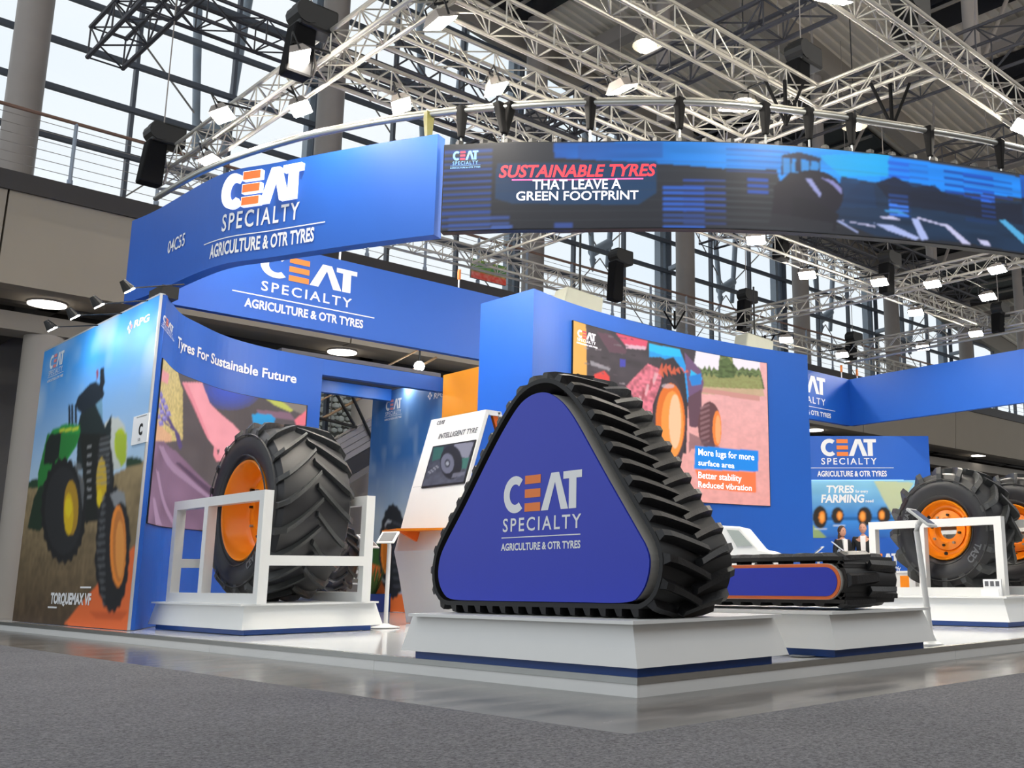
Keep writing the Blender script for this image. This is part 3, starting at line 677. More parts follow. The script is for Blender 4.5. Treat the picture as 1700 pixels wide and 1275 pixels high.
# lamps recessed under the balcony
for (u, v), lab in (((78, 507), 'round flat ceiling lamp under the balcony at the far left'), ((568, 586), 'round flat ceiling lamp under the balcony beneath the rear fascia'), ((1352, 715), 'round flat ceiling lamp left above the rear display wall'), ((1625, 757), 'round flat ceiling lamp above the right tyre')):
    p = W(u, v, z=5.2); t = thing('ceiling_lamp', lab, 'lamp', p)
    MB(p).tube(p + Vector((0, 0, .02)), p + Vector((0, 0, .14)), .3, 28).build('housing', STEEL, t)
    MB(p).tube(p, p + Vector((0, 0, .02)), .29, 28).build('lens', LENSW, t)
# ================================================================== FASCIA RING
FR = Surf(smooth_poly([(.5, 9.9), (.57, 9.22), (.64, 7.53), (.94, 6.71), (1.39, 5.6), (1.76, 4.8)], 8))
ft = thing('blue_fascia', 'curved blue hanging fascia with the big illuminated white and orange word mark', 'fascia', (1, 7, 4.08))
wall_slab('fascia_panel', FR, 0, FR.c[-1], 4.08, 5.19, .14, BLUE, ft, .12)
def box_of(S, bl, br, tl):
    a = S.pix(*bl); b = S.pix(*br); c = S.pix(*tl); return a[0], b[0], (a[1] + b[1]) / 2, c[1]
def logo_at(S, t, bl, br, tl, thick=0, off=.008, line=(-.2, 1.2, -.68), agr=(-.18, 1.12, -1.0, .2), mW=TXTW, mO=TXTO, sub='SPECIALTY', **k):
    x0, x1, z0, z1 = box_of(S, bl, br, tl); logo(S.at, x0, x1, z0, z1, t, mW, mO, off, thick, sub, line, agr, **k); return x0, x1, z0, z1
LGW = mat('lit_white_letter', 'ffffff', .4, emit=.75, var=0); LGO = mat('lit_orange_letter', 'ff7a34', .4, emit=.25, var=0)
x0, x1, z0, z1 = box_of(FR, (372, 357), (503, 326), (366, 297))
logo(FR.at, x0, x1, z0 + .01, z0 + .41, ft, LGW, LGO, .055, .05, None, None, None)
def txt_at(S, t, s, bl, br, tl, m=TXTW, bold=.03, shear=0, off=.008, name='lettering'):
    a = S.pix(*bl); b = S.pix(*br); c = S.pix(*tl); z = (a[1] + b[1]) / 2; h = c[1] - a[1]
    return text_on(name, s, S.at, a[0], b[0], z, z + h, m, t, bold, 0, shear, off)
txt_at(FR, ft, 'SPECIALTY', (368, 391), (497, 357), (366, 365), bold=.015)
txt_at(FR, ft, 'AGRICULTURE & OTR TYRES', (348, 436), (522, 393), (348, 415))
txt_at(FR, ft, '04C55', (279, 421), (307, 408), (278, 402), bold=.01)
def rule_at(S, t, p, q, h, m=TXTW, off=.008):
    a = S.pix(*p); b = S.pix(*q); c = Canvas(a[0], b[0], (a[1] + b[1]) / 2 - h / 2, (a[1] + b[1]) / 2 + h / 2, .05)
    n = 12; vs = []; fs = []; pl = Vector(t.location)
    for i in range(n + 1):
        s = a[0] + (b[0] - a[0]) * i / n; vs += [S.at(s, c.z0, off) - pl, S.at(s, c.z1, off) - pl]
    fs = [(2 * i, 2 * i + 2, 2 * i + 3, 2 * i + 1) for i in range(n)]
    me = bpy.data.meshes.new('rule'); me.from_pydata([tuple(v) for v in vs], [], fs); obj('rule', me, m, t)
rule_at(FR, ft, (339, 415), (541, 360), .012)
# video band
LB_ = [(1.80, 4.74), (2.22, 4.21), (2.69, 3.71), (3.32, 3.03), (4.02, 2.4), (4.83, 1.82), (5.74, 1.28), (6.8, .76), (7.9, .3), (9.2, -.1)]
VR = Surf(smooth_poly(LB_, 6))
vt = thing('video_band', 'long curved hanging video screen band reading sustainable tyres that leave a green footprint', 'screen', (4, 2.4, 4.1))
wall_slab('cabinet', VR, 0, VR.c[-1], 4.1, 5.06, .1, BLACK, vt, .12)
for k in range(int(VR.c[-1] / .5)):
    pass
c = Canvas(.01, VR.c[-1], 4.11, 5.05, .011, '2d3038')
def V(S, pts): return P2(S, pts)
z2 = zc(550, 0, 2.8333); z3 = zc(1100, 0, 2.8333)
sq = VR.pix(1100, 300)[0]; allm = np.ones(c.Q.shape, bool)
c.grad(allm, '20242c', '34383f')
sky = V(VR, z2((1050, 690), (1100, 672), (1700, 660), (1700, 770), (1500, 770), (1050, 740)) + z3((300, 800), (620, 815), (640, 1000), (0, 770)))
top = V(VR, [(920, 238), (1100, 234), (1250, 238), (1400, 250), (1550, 271), (1700, 296), (1700, 330), (1640, 322), (1560, 318), (1500, 312), (1430, 300), (1390, 340), (1300, 330), (1290, 282), (1200, 280), (1100, 272), (920, 262)])
m = c.poly(top, '1272e0'); c.grad(m, '1e5fb8', '1f9cff', 'q', VR.pix(930, 240)[0], VR.pix(1320, 240)[0]); c.noise(m, .18, 18, 3)
m2 = m & (c.Q > VR.pix(1460, 260)[0]); c.C[m2] *= np.array([.55, .75, .9])
c.poly(V(VR, z3((740, 730), (1065, 720), (1060, 830), (840, 830), (760, 760))), '19b4f4', .8)
c.poly(V(VR, [(1375, 300), (1450, 308), (1455, 345), (1380, 345)]), '1668c0', .8)
c.poly(V(VR, [(825, 272), (1090, 268), (1090, 320), (1060, 340), (850, 338), (822, 330)]), '16446e', .8)
c.poly(V(VR, [(960, 240), (1100, 236), (1100, 262), (960, 264)]), '2c5aa8', .6)
# horizontal louvre bands of the relief panels
def bands(u0, u1, v0, v1, n, col, fill=.55, a=.9, sk=0):
    q0 = VR.pix(u0, (v0 + v1) / 2)[0]; q1 = VR.pix(u1, (v0 + v1) / 2)[0]; zA = VR.pix(u0, v1)[1]; zB = VR.pix(u0, v0)[1]
    for k in range(n):
        z = zA + (zB - zA) * k / n; h = (zB - zA) / n * fill
        c.poly([(q0, z), (q1, z), (q1, z + h), (q0, z + h)], col, a)
bands(724, 815, 246, 378, 13, '2a56b0', .35, .8); bands(724, 815, 250, 382, 13, '5a5f66', .12, .7); bands(724, 1700, 260, 372, 7, '40454c', .1, .3)
bands(745, 845, 358, 384, 3, '3c5ca8', .4, .7); bands(815, 850, 374, 380, 1, '4668b8', .8, .8); bands(920, 950, 368, 378, 1, '3a58a8', .8, .7)
bands(1100, 1170, 305, 378, 8, '2f66cc', .55); bands(1135, 1205, 292, 372, 8, '2a55b4', .4, .8); bands(1170, 1315, 292, 376, 8, '444a52', .2, .8); bands(1240, 1276, 290, 320, 3, '1f56c0', .5)
bands(1205, 1312, 240, 285, 5, '0c56b4', .25, .7); bands(1476, 1510, 262, 360, 9, '1c62e0', .5); bands(1510, 1540, 264, 318, 5, '1a60c8', .4, .6); bands(1568, 1600, 275, 330, 5, '0d48a8', .35); bands(1600, 1650, 280, 366, 7, '1450c4', .42); bands(1600, 1680, 285, 330, 5, '0c3f98', .3, .7)
dk = V(VR, z3((840, 830), (1000, 860), (1090, 830), (1130, 850), (1280, 880), (1310, 900), (1500, 940), (1700, 950), (1700, 1190), (1400, 1140), (1000, 1110), (800, 1030)))
m = c.poly(dk, '14304e', .92); c.noise(m, .3, 20, 5); bands(1476, 1508, 318, 358, 5, '3f86ff', .5); bands(1628, 1652, 318, 360, 5, '2f74f0', .45)
c.poly(V(VR, z3((1000, 860), (1090, 830), (1180, 880), (1280, 870), (1320, 910), (1500, 950), (1700, 960), (1700, 1060), (1400, 1010), (1080, 960))), '161a2c', .8)
qe = VR.pix(1696, 340)[0]; m = (c.Q > qe) & (c.Z > 4.78); c.C[m] = lin('1558b8')[:3]; m = (c.Q > qe) & (c.Z <= 4.78); c.C[m] = lin('152840')[:3]
c.noise(c.Q > qe, .3, 30, 8)
# tractor
c.poly(V(VR, z3((560, 730), (640, 715), (745, 745), (740, 765), (650, 750), (560, 745))), '10203c')
c.poly(V(VR, z3((560, 750), (740, 765), (730, 830), (560, 815))), '2f8ed8', .85); c.poly(V(VR, z3((625, 715), (645, 715), (655, 810), (625, 810))), '10203c')
for q in (560, 600, 690, 735): c.poly(V(VR, z3((q, 745), (q + 7, 745), (q + 5, 825), (q - 2, 825))), '10203c')
for (ex, ey, rx_, ry_) in ((700, 920, 150, 120), (650, 930, 95, 120)):
    c.poly(V(VR, z3(*ell(ex, ey, rx_, ry_))), '1c1b28')
c.poly(V(VR, z3((520, 880), (600, 810), (700, 830), (740, 900), (600, 1075), (500, 1060), (520, 960))), '1e1d29')
c.poly(V(VR, z3((605, 1070), (610, 920), (700, 940), (830, 1010), (810, 1090))), '191a24')
c.poly(V(VR, z3((670, 840), (700, 842), (745, 910), (740, 930), (700, 880))), '9aa0d8'); c.poly(V(VR, z3((740, 835), (800, 850), (840, 885), (843, 915), (800, 870))), '8c8cc8')
# streaks and implement
for s in (((820, 1040), (915, 1095), (925, 1095), (835, 1040)), ((830, 1035), (1000, 1070), (1000, 1062)), ((995, 1050), (1080, 1060), (1210, 1120), (1190, 1130), (1060, 1085)), ((1170, 1030), (1200, 1030), (1250, 1125), (1215, 1130)),
          ((1310, 1050), (1345, 1060), (1450, 1150), (1410, 1145)), ((1580, 1035), (1610, 1035), (1700, 1110), (1700, 1150)), ((1020, 1020), (1080, 1018), (1120, 1035), (1040, 1030)), ((1040, 990), (1100, 985), (1150, 1010), (1060, 1000)),
          ((1480, 1125), (1530, 1135), (1545, 1160), (1500, 1150)), ((1195, 1020), (1330, 1060), (1330, 1066), (1195, 1028))):
    c.poly(V(VR, z3(*s)), random.choice(('b9c8ff', '58b8f0', 'd8d8ff', '3f9adf')), .85)
c.poly(V(VR, z3((0, 995), (0, 1065), (600, 1080), (800, 1090), (800, 1050), (500, 1000))), '2c2f36', .6)
c.build('video_picture', VR, .004, LED, vt)
def vtext(s, bl, br, tl, m, bold, shear=0): return txt_at(VR, vt, s, bl, br, tl, m, bold, shear, .007)
vtext('SUSTAINABLE TYRES', (828, 295), (1086, 292), (828, 275.5), SCRR, .022, .22)
vtext('THAT LEAVE A', (884, 316), (1031, 312), (884, 300), SCRW, .012); vtext('GREEN FOOTPRINT', (857, 333), (1060, 331), (857, 318.5), SCRW, .012)
SCP = mat('screen_pink', 'ff5f9a', .4, emit=.9); SCB = mat('screen_blue_text', '6fa0d8', .4, emit=.7)
rule_at(VR, vt, (850, 299), (1068, 297), .014, SCP, .0065)
logo_at(VR, vt, (752, 266), (794, 266), (752, 252), line=(-.1, 1.1, -.62), agr=(-.1, 1.1, -.9, .16), mW=SCB, mO=mat('screen_dim_red', 'a03a50', .4, emit=.7), off=.007)
# rail above the ring with black slings
rail = smooth_poly([(.72, 9.8), (.8, 8.25), (1.1, 6.83), (1.46, 5.85), (1.86, 5.05), (2.34, 4.3), (2.86, 3.64), (3.76, 2.73), (4.72, 2.1), (5.37, 1.75), (6.42, 1.22), (7.25, .88), (8.6, .45)], 6)
rt = thing('curved_rail', 'curved aluminium tube rail hanging above the fascia ring', 'rail', (2.3, 4.3, 5.55))
MB(rt.location).path([(x, y, 5.53) for x, y in rail], .034, 10).build('tube', ALU, rt, smooth=True)
MB(rt.location).path([(x + .03, y + .05, 5.60) for x, y in rail], .016, 8).build('cable_tube', TRUSS, rt, smooth=True)
RS = Surf(rail)
BAG = mat('sling_black', '08080a', .8, spec=.2)
sl = [(767, 'black sling bag over the left end of the video band'), (838, 'double black sling bag next right on the rail'), (980, 'black sling bag left of the middle of the rail'), (1128, 'black sling bag right of the middle of the rail'),
      (1270, 'black sling bag left of the group of three'), (1342, 'wide black sling bag in the middle of the group of three'), (1412, 'black sling bag right of the group of three'), (1540, 'black sling bag on the falling right part of the rail'), (1655, 'black sling bag nearest the right edge of the photo')]
for u, lab in sl:
    q = RS.pix(u, 190)[0]; p = RS.at(q, 5.58); t = thing('sling_bag', lab, 'sling', p)
    for s in ((-.045, .045) if u == 838 else (0,)):
        MB(p).hexa([p + Vector((s * .4 - .03, s * .4 - .03, -.36)), p + Vector((s * .4 + .03, s * .4 - .03, -.36)), p + Vector((s * .4 + .03, s * .4 + .03, -.36)), p + Vector((s * .4 - .03, s * .4 + .03, -.36))],
                   [p + Vector((s - .055, -s - .055, 0)), p + Vector((s + .055, -s - .055, 0)), p + Vector((s + .055, -s + .055, 0)), p + Vector((s - .055, -s + .055, 0))]).build('bag', BAG, t, bevel=.015)
    MB(p).tube(p + Vector((0, 0, -.36)), p + Vector((0, 0, -.5)), .012, 8).build('shackle', ALU, t)
for u, v, lab, y in ((612, 170, 'yellow sling at the end of the blue fascia', 0),):
    q = RS.pix(712, 195)[0]; p = RS.at(q, 5.5); t = thing('yellow_sling', lab, 'sling', p)
    MB(p).hexa([p + Vector((-.02, -.02, -.3)), p + Vector((.03, -.02, -.3)), p + Vector((.03, .02, -.3)), p + Vector((-.02, .02, -.3))], [p + Vector((-.05, -.04, .05)), p + Vector((.05, -.04, .05)), p + Vector((.05, .04, .05)), p + Vector((-.05, .04, .05))]).build('strap', mat('strap_yellow', '57541f', .6), t)
# clamps on the cabinets' top edge
cl = MB(vt.location)
for k in range(34):
    q = .15 + k * .26; p = VR.at(q, 5.06, -.05); cl.box(p + Vector((-.03, -.03, 0)), p + Vector((.03, .03, .05)))
o = cl.build('cabinet_clamps', BLACK, vt); o['kind'] = 'stuff'
# sling triangles under trusses
for (u, v, z, lab) in ((1303, 140, 6.15, 'black sling triangle hanging under the truss corner'), (1478, 145, 6.15, 'black sling bag hanging under the right truss of the corner'), (1120, 520, 6.15, 'small black sling triangle above the left of the video wall'), (1270, 560, 6.15, 'small black sling triangle above the right of the video wall')):
    p = W(u, v, z=z); t = thing('sling_triangle', lab, 'sling', p); g = .5 if v < 300 else .35
    MB(p).tube(p + Vector((-.16, .16, .05)), p + Vector((0, 0, -g)), .02, 6).build('strap', BAG, t); MB(p).tube(p + Vector((.16, -.16, .05)), p + Vector((0, 0, -g)), .02, 6).build('strap', BAG, t)
    MB(p).tube(p + Vector((0, 0, .05)), p + Vector((0, 0, -g)), .025, 6).build('strap', BAG, t)
# rear and right fascias
RF = Surf([(.7, 9.53), (16.35, 9.53)])
rf = thing('blue_fascia', 'straight blue rear fascia with white word mark and long underline', 'fascia', (5, 9.53, 4.1))
wall_slab('fascia_panel', RF, 0, RF.c[-1], 4.09, 5.2, .12, BLUE, rf, 2)
x0, x1, z0, z1 = box_of(RF, (436, 462), (590, 502), (436, 425))
TL = RF.pix(592, 452); z1 = TL[1]; z0 = RF.pix(580, 487)[1]
logo(RF.at, RF.pix(432, 440)[0], RF.pix(592, 470)[0], z0, z1, rf, TXTW, TXTO, .006, 0, None, None, None)
txt_at(RF, rf, 'SPECIALTY', (433, 482), (583, 511), (433, 466), bold=.012); txt_at(RF, rf, 'AGRICULTURE & OTR TYRES', (405, 508), (602, 545), (407, 494))
rule_at(RF, rf, (385, 482), (621, 528), .016)
# second word mark, seen right of the video wall
a = RF.pix(1306, 660)[0]; b = RF.pix(1371, 680)[0]
z0 = RF.pix(1365, 656)[1]; z1 = RF.pix(1365, 628)[1]
logo(RF.at, a, b, z0, z1, rf, TXTW, TXTO, .006, 0, None, None, None)
txt_at(RF, rf, 'SPECIALTY', (1304, 664), (1370, 670.5), (1304, 653), bold=.012); txt_at(RF, rf, 'AGRICULTURE & OTR TYRES', (1292, 681), (1379, 692), (1292, 673)); rule_at(RF, rf, (1284, 666), (1386, 680), .014)
SF = Surf([(16.35, 9.53), (15.9, 1.0)])
sft = thing('blue_fascia', 'plain blue fascia without lettering at the right edge', 'fascia', (16.3, 5, 4.1))
wall_slab('fascia_panel', SF, 0, SF.c[-1], 4.09, 5.2, .12, BLUE, sft, 2)
r2 = thing('straight_rail', 'thin aluminium tube above the plain right fascia', 'rail', (16.3, 5, 5.7)); MB(r2.location).tube((16.3, 9.6, 5.6), (15.9, 1, 5.6), .03, 8).build('tube', ALU, r2)
HK = mat('hook_orange', 'd8792a', .4)
for (u, v), w_ in zip(((568, 412), (765, 462), (1400, 621), (1426, 628)), ('above the letter T of the word mark', 'above the plain right part', 'left of the corner at the right', 'at the corner with the right fascia')):
    p = RF.at(RF.pix(u, v)[0], 5.2, -.05); t = thing('chain_hook', 'orange hook on the rear fascia, ' + w_, 'hook', p, group='orange hooks on the rear fascia')
    MB(p).tube(p, p + Vector((0, 0, .22)), .014, 6).build('shank', TXTW, t); MB(p).tube(p + Vector((0, 0, .15)), p + Vector((0, 0, .32)), .028, 8).build('shackle', HK, t)
# ================================================================== STAND WALLS
LBW = Surf([(.21, 11.95), (.21, 7.79)])
ZL = 3.73
lb = thing('lightbox_wall', 'tall printed wall at the left with green tractor in a field under blue sky', 'wall', (.21, 9.8, .1))
MB(lb.location).box((.215, 7.79, .1), (.268, 11.95, ZL)).build('wall_body', BLUE, lb)
MB(lb.location).box((.198, 7.765, .1), (.222, 7.79, ZL)).build('corner_profile', mat('profile_light', 'c9ccd0', .35, .4), lb)
MB(lb.location).box((.2, 7.79, ZL - .01), (.26, 11.95, ZL + .01)).build('top_profile', mat('profile_light', 'c9ccd0', .35, .4), lb)
S = LBW; c = Canvas(0, S.c[-1], .1, ZL - .01, .018, '4a90cf'); al = np.ones(c.Q.shape, bool)
A = zc(0, 440, 3.7511); B = zc(0, 720, 3.7511)
c.grad(al, 'bcd8ee', '3d94e2', 'z', 1.8, 3.3); c.noise(al, .75, 5, 11, 'b4cfe8'); c.noise(al, .35, 14, 5, '8fb8de')
fld = c.poly(V(S, B((-300, 350), (180, 335), (300, 300), (700, 260), (800, 210), (900, 170), (1000, 150), (1000, 1400), (-300, 1400))), '8f7a5a')
c.grad(fld, '4f3f2f', 'a3906a', 'z', .1, 2.2); c.noise(fld, .22, 60, 8); c.noise(fld, .2, 24, 9)
c.poly(V(S, B((180, 340), (180, 300), (235, 275), (260, 340))), '26452e'); c.poly(V(S, B((790, 150), (850, 145), (890, 160), (890, 185), (790, 215))), '25402c')
c.poly(V(S, B((400, 1190), (495, 1070), (700, 840), (845, 695), (860, 1260))), 'e8703a')
# baler behind
c.poly(V(S, A((640, 1010), (690, 950), (740, 950), (780, 1000), (800, 1120), (790, 1230), (740, 1275), (700, 1275), (690, 1080))), 'c9cfca')
c.poly(V(S, A(*ell(755, 1120, 38, 105))), 'b8cc28'); c.poly(V(S, B((720, 0), (795, 0), (790, 170), (760, 210), (735, 150))), 'a9c03a')
# cab and exhaust
c.poly(V(S, A((475, 870), (490, 820), (560, 745), (600, 725), (640, 760), (655, 800), (645, 830), (600, 880), (560, 925), (530, 940), (490, 905))), '1b2632')
c.poly(V(S, A((515, 925), (560, 920), (575, 1080), (520, 1060))), '5f8aa6'); c.poly(V(S, A((590, 880), (640, 830), (645, 1000), (600, 1040))), '6f9cb8'); c.poly(V(S, A((628, 650), (652, 640), (658, 730), (640, 790), (625, 780))), '18202a')
c.poly(V(S, A((604, 655), (618, 650), (615, 700), (606, 720))), '8a2a30')
for q in (430, 448, 470): c.poly(V(S, A((q, 870), (q + 12, 870), (q + 14, 990), (q, 990))), '1c2530')
c.poly(V(S, A((505, 930), (600, 870), (640, 960), (660, 1010), (700, 930), (695, 1080), (640, 1275), (480, 1275), (490, 1000))), '1d2a2c')
# bonnet
c.poly(V(S, A((300, 1080), (335, 1020), (420, 990), (500, 995), (505, 1040), (480, 1130), (400, 1250), (330, 1275), (285, 1275), (290, 1130))), '2a9444')
c.poly(V(S, A((310, 1060), (395, 1035), (380, 1180), (290, 1230), (296, 1120))), '1c2622'); c.poly(V(S, A((370, 1025), (495, 1010), (492, 1026), (380, 1040))), 'cdd93a'); c.poly(V(S, A((315, 1090), (355, 1060), (345, 1110), (320, 1120))), 'b8c6c4')
c.poly(V(S, B((240, 250), (300, 0), (500, 0), (470, 80), (340, 250), (290, 330), (270, 420), (240, 420))), '278038')
c.poly(V(S, B((320, 0), (385, 0), (370, 150), (330, 190), (275, 190), (290, 60))), '182220')
c.poly(V(S, B((500, 0), (640, 0), (600, 330), (610, 540), (540, 560), (510, 480), (520, 200))), '171c1a')
for k in range(7): c.poly(V(S, B((545, 80 + 52 * k), (575, 78 + 52 * k), (575, 86 + 52 * k), (545, 90 + 52 * k))), 'a9adb0')
c.poly(V(S, B((175, 590), (215, 400), (250, 330), (300, 300), (330, 500), (250, 610))), '1c3322')
# wheels
def wheel(fn, cx, cy, rx_, ry_, rim, hub, sc=.52, tread='6a6f72', rot=0):
    n = 46; pts = []
    for k in range(n):
        t = 2 * math.pi * k / n; kk = 1.0 if k % 2 else .93; pts.append((cx + rx_ * kk * math.cos(t), cy + ry_ * kk * math.sin(t)))
    c.poly(V(S, fn(*pts)), '1b1c1e'); c.poly(V(S, fn(*ell(cx, cy, rx_ * .8, ry_ * .8))), '26282b')
    c.poly(V(S, fn(*ell(cx, cy, rx_ * sc, ry_ * sc))), hub); c.poly(V(S, fn(*ell(cx, cy, rx_ * sc * .82, ry_ * sc * .86))), rim)
wheel(B, 655, 320, 62, 330, 'd9b51e', 'c4a018', .01); c.poly(V(S, B(*ell(637, 300, 32, 150))), 'cfae22'); c.poly(V(S, B(*ell(625, 400, 18, 55))), 'e6cc20')
wheel(B, 400, 480, 145, 340, 'b98f1c', 'd8b024', .01); c.poly(V(S, B(*ell(447, 462, 46, 172))), 'b08a28'); c.poly(V(S, B(*ell(432, 500, 30, 130))), 'dcb818'); c.poly(V(S, B(*ell(430, 460, 22, 60))), 'e8d020')
c.poly(V(S, B((460, 170), (510, 190), (530, 330), (520, 480), (500, 300))), '74797c', .6)
for k in range(9): c.poly(V(S, B((620 - 3 * k, 30 + 34 * k), (690, 10 + 36 * k), (685, 26 + 36 * k), (630 - 3 * k, 44 + 34 * k))), '7d8386', .55)
n = 40; pts = []
for k in range(n):
    t = 2 * math.pi * k / n; kk = 1.0 if k % 2 else .95; pts.append((690 + 112 * kk * math.cos(t) + (12 if t < math.pi else 20), 720 + 405 * kk * math.sin(t)))
c.poly(V(S, B(*pts)), '1e2024')
for k in range(15): c.poly(V(S, B((600 + abs(7 - k) * 5, 400 + 46 * k), (655, 380 + 48 * k), (665, 398 + 48 * k), (612 + abs(7 - k) * 5, 425 + 46 * k))), '6c7074', .5)
c.poly(V(S, B((690, 380), (740, 350), (780, 370), (790, 460), (760, 420), (720, 460))), '8b9094')
c.poly(V(S, B(*ell(740, 700, 50, 255))), 'f09038'); c.poly(V(S, B(*ell(746, 700, 38, 225))), 'c97a38'); c.poly(V(S, B(*ell(752, 720, 28, 180))), 'e89a4a')
c.poly(V(S, B((560, 1110), (800, 1110), (760, 1160), (600, 1150))), 'c8582c', .8)
c.build('printed_picture', S, .008, PRINT, lb)
PALE = mat('pale_lettering', 'dfe9f4', .4)
txt_at(S, lb, 'TORQUEMAX VF', (85, 1001), (152, 1004), (85, 983.5), bold=.05, off=.012)
for u0, u1, v in ((135, 153, 975), (81, 96, 1008)): rule_at(S, lb, (u0, v), (u1, v + .3), .02, off=.012)
logo_at(S, lb, (83.5, 612), (106, 606), (83.5, 593), line=(-.05, 1.1, -.62), agr=(-.05, 1.1, -.95, .18), mW=PALE, mO=mat('pale_red_lettering', 'e08a90', .4), off=.012)
txt_at(S, lb, 'RPG', (224, 543), (249, 534), (224, 532), m=PALE, shear=.2, off=.012)
q, z = S.pix(217.5, 543.5); r = .045
pl = Vector(lb.location)
for k, (dx, dz_) in enumerate(((-1, 0), (0, 1), (0, -1), (1, 0))):
    me = bpy.data.meshes.new('emblem'); cx_, cz_ = q + dx * .05, z + dz_ * .05
    me.from_pydata([tuple(S.at(cx_ + a * .035, cz_ + b * .035, .012) - pl) for a, b in ((-1, 0), (0, -1), (1, 0), (0, 1))], [], [(0, 1, 2, 3)]); obj('emblem', me, PALE if k != 3 else mat('pale_red_lettering', 'e08a90', .4), lb)
# info card
cs = thing('number_card', 'small white card with a black C on the wall corner', 'sign', (.19, 7.95, 2.05))
CS = Surf([(.192, 8.2), (.192, 7.74)])
wall_slab('card', CS, 0, CS.c[-1], 2.07, 2.39, .012, TXTW, cs, 1)
text_on('lettering', 'C', CS.at, .2, .31, 2.17, 2.29, BLACK, cs, .05, 0, 0, .003); text_on('lettering', '55', CS.at, .2, .27, 2.1, 2.13, TXTG, cs, 0, 0, 0, .003)
MB(cs.location).box((.188, 7.8, 2.37), (.19, 8.1, 2.374)).build('printed_rule', TXTG, cs)
# arm spot lamps over the wall
for (u, v), lab in zip(((205, 477), (155, 503), (115, 522), (78, 542)), ('arm spot lamp nearest the corner of the lightbox wall', 'second arm spot lamp from the corner of the lightbox wall', 'third arm spot lamp from the corner of the lightbox wall', 'arm spot lamp furthest left over the lightbox wall')):
    p = W(u, v, x=-.34); t = thing('arm_spot_lamp', lab, 'lamp', p)
    MB(p).tube(p + Vector((.05, 0, 0)), Vector((.24, p.y - .05, ZL)), .008, 6).build('arm', BLACK, t)
    MB(p).tube(p + Vector((-.02, 0, .07)), p + Vector((.055, 0, -.015)), .03, 12, r2=.065).build('shade', BLACK, t)
    MB(p).tube(p + Vector((.06, 0, -.02)), p + Vector((.066, 0, -.028)), .055, 14).build('lens', mat('wall_spot_lens', 'ffffff', .3, emit=190, var=0), t)
t = thing('wall_bracket', 'dark bracket on the top corner of the lightbox wall', 'bracket', (.3, 7.95, 3.75)); MB(t.location).box((.24, 7.85, 3.72), (.42, 8.25, 3.86)).build('plate', BLACK, t)
# curved wall with screen
CW = Surf(smooth_poly([(.275, 7.79), (.69, 8.49), (1.06, 8.86), (1.63, 9.32), (2.33, 9.59), (3.16, 9.71)], 8))
cw = thing('curved_wall', 'curved blue wall with the words Tyres For Sustainable Future over a screen', 'wall', (1.5, 9.2, .1))
wall_slab('wall_body', CW, 0, CW.c[-1], .1, ZL, .05, BLUE, cw, .12)
HD = Surf([(3.16, 9.71), (5.26, 9.69)]); wall_slab('door_header', HD, 0, HD.c[-1], 3.50, ZL, .12, BLUE, cw, 3)
txt_at(CW, cw, 'Tyres For Sustainable Future', (293, 578), (491.5, 634), (293, 559), bold=.022)
# the wording runs level: one baseline
c = None
q0 = CW.pix(264.5, 640)[0]; q1 = CW.pix(507, 690)[0]; zt = (CW.pix(285, 615)[1] + CW.pix(505, 671)[1]) / 2; zb = CW.pix(243, 868)[1]
logo_at(CW, cw, (269, 537), (286, 549), (269, 519), line=(-.1, 1.15, -.62), agr=(-.1, 1.2, -.95, .2))
scn = thing('wall_screen', 'video screen on the curved wall showing a pink arm over purple cloth', 'screen', (1.2, 9.0, 1.3))
wall_slab('bezel', Surf([tuple(CW.xy(q, .012)) for q in np.linspace(q0 - .006, q1 + .006, 30)]), 0, abs(q1 - q0) + .012, zb - .006, zt + .006, .01, BLACK, scn, .12)
S = CW; c = Canvas(q0, q1, zb, zt, .012, '585254'); G7 = zc(240, 640, 3.7511); al = np.ones(c.Q.shape, bool); c.noise(al, .12, 10, 3)
c.poly(V(S, A((950, 560), (1090, 620), (1130, 780), (1130, 1090), (1040, 1100), (950, 1110))), 'cdb878'); m = c.mask(V(S, A((950, 560), (1090, 620), (1130, 780), (1130, 1090), (950, 1100)))); c.noise(m, .25, 90, 12); c.poly(V(S, A((960, 960), (1060, 1060), (1060, 1100), (950, 1110))), 'e0a488', .7)
for k in range(3):
    L0 = [(985 - 6 * k, 800 + 70 * k), (1010, 870 + 50 * k), (1045 + 5 * k, 960 + 25 * k), (1085 + 8 * k, 1030 + 10 * k), (1115 + 3 * k, 1150 - 10 * k)]
    for (xa, ya_), (xb, yb_) in zip(L0[:-1], L0[1:]): c.poly(V(S, A((xa - 8, ya_), (xa + 8, ya_), (xb + 6, yb_), (xb - 6, yb_))), '54477a')
    for i in range(4 - k):
        xa, ya_ = 985 + 17 * i - 6 * k, 805 + 40 * i + 70 * k; c.poly(V(S, A((xa - 15, ya_ - 14), (xa + 12, ya_ - 18), (xa + 22, ya_ + 12), (xa - 6, ya_ + 18))), '7c74bc'); c.poly(V(S, A((xa - 12, ya_ - 8), (xa + 6, ya_ - 12), (xa + 8, ya_ - 4), (xa - 8, ya_))), 'a8a2dc')
for k in range(7):
    f_ = 1 - k / 8; c.poly(V(S, A(*ell(1430, 780 - 4 * k, 190 * f_, 125 * f_))), '2858d8', .22)
c.poly(V(S, G7((10, 900), (20, 700), (50, 345), (110, 345), (190, 410), (420, 640), (440, 900))), '7b6078')
m = c.mask(V(S, G7((10, 900), (20, 700), (50, 345), (110, 345), (190, 410), (420, 640), (440, 900)))); c.noise(m, .25, 9, 31)
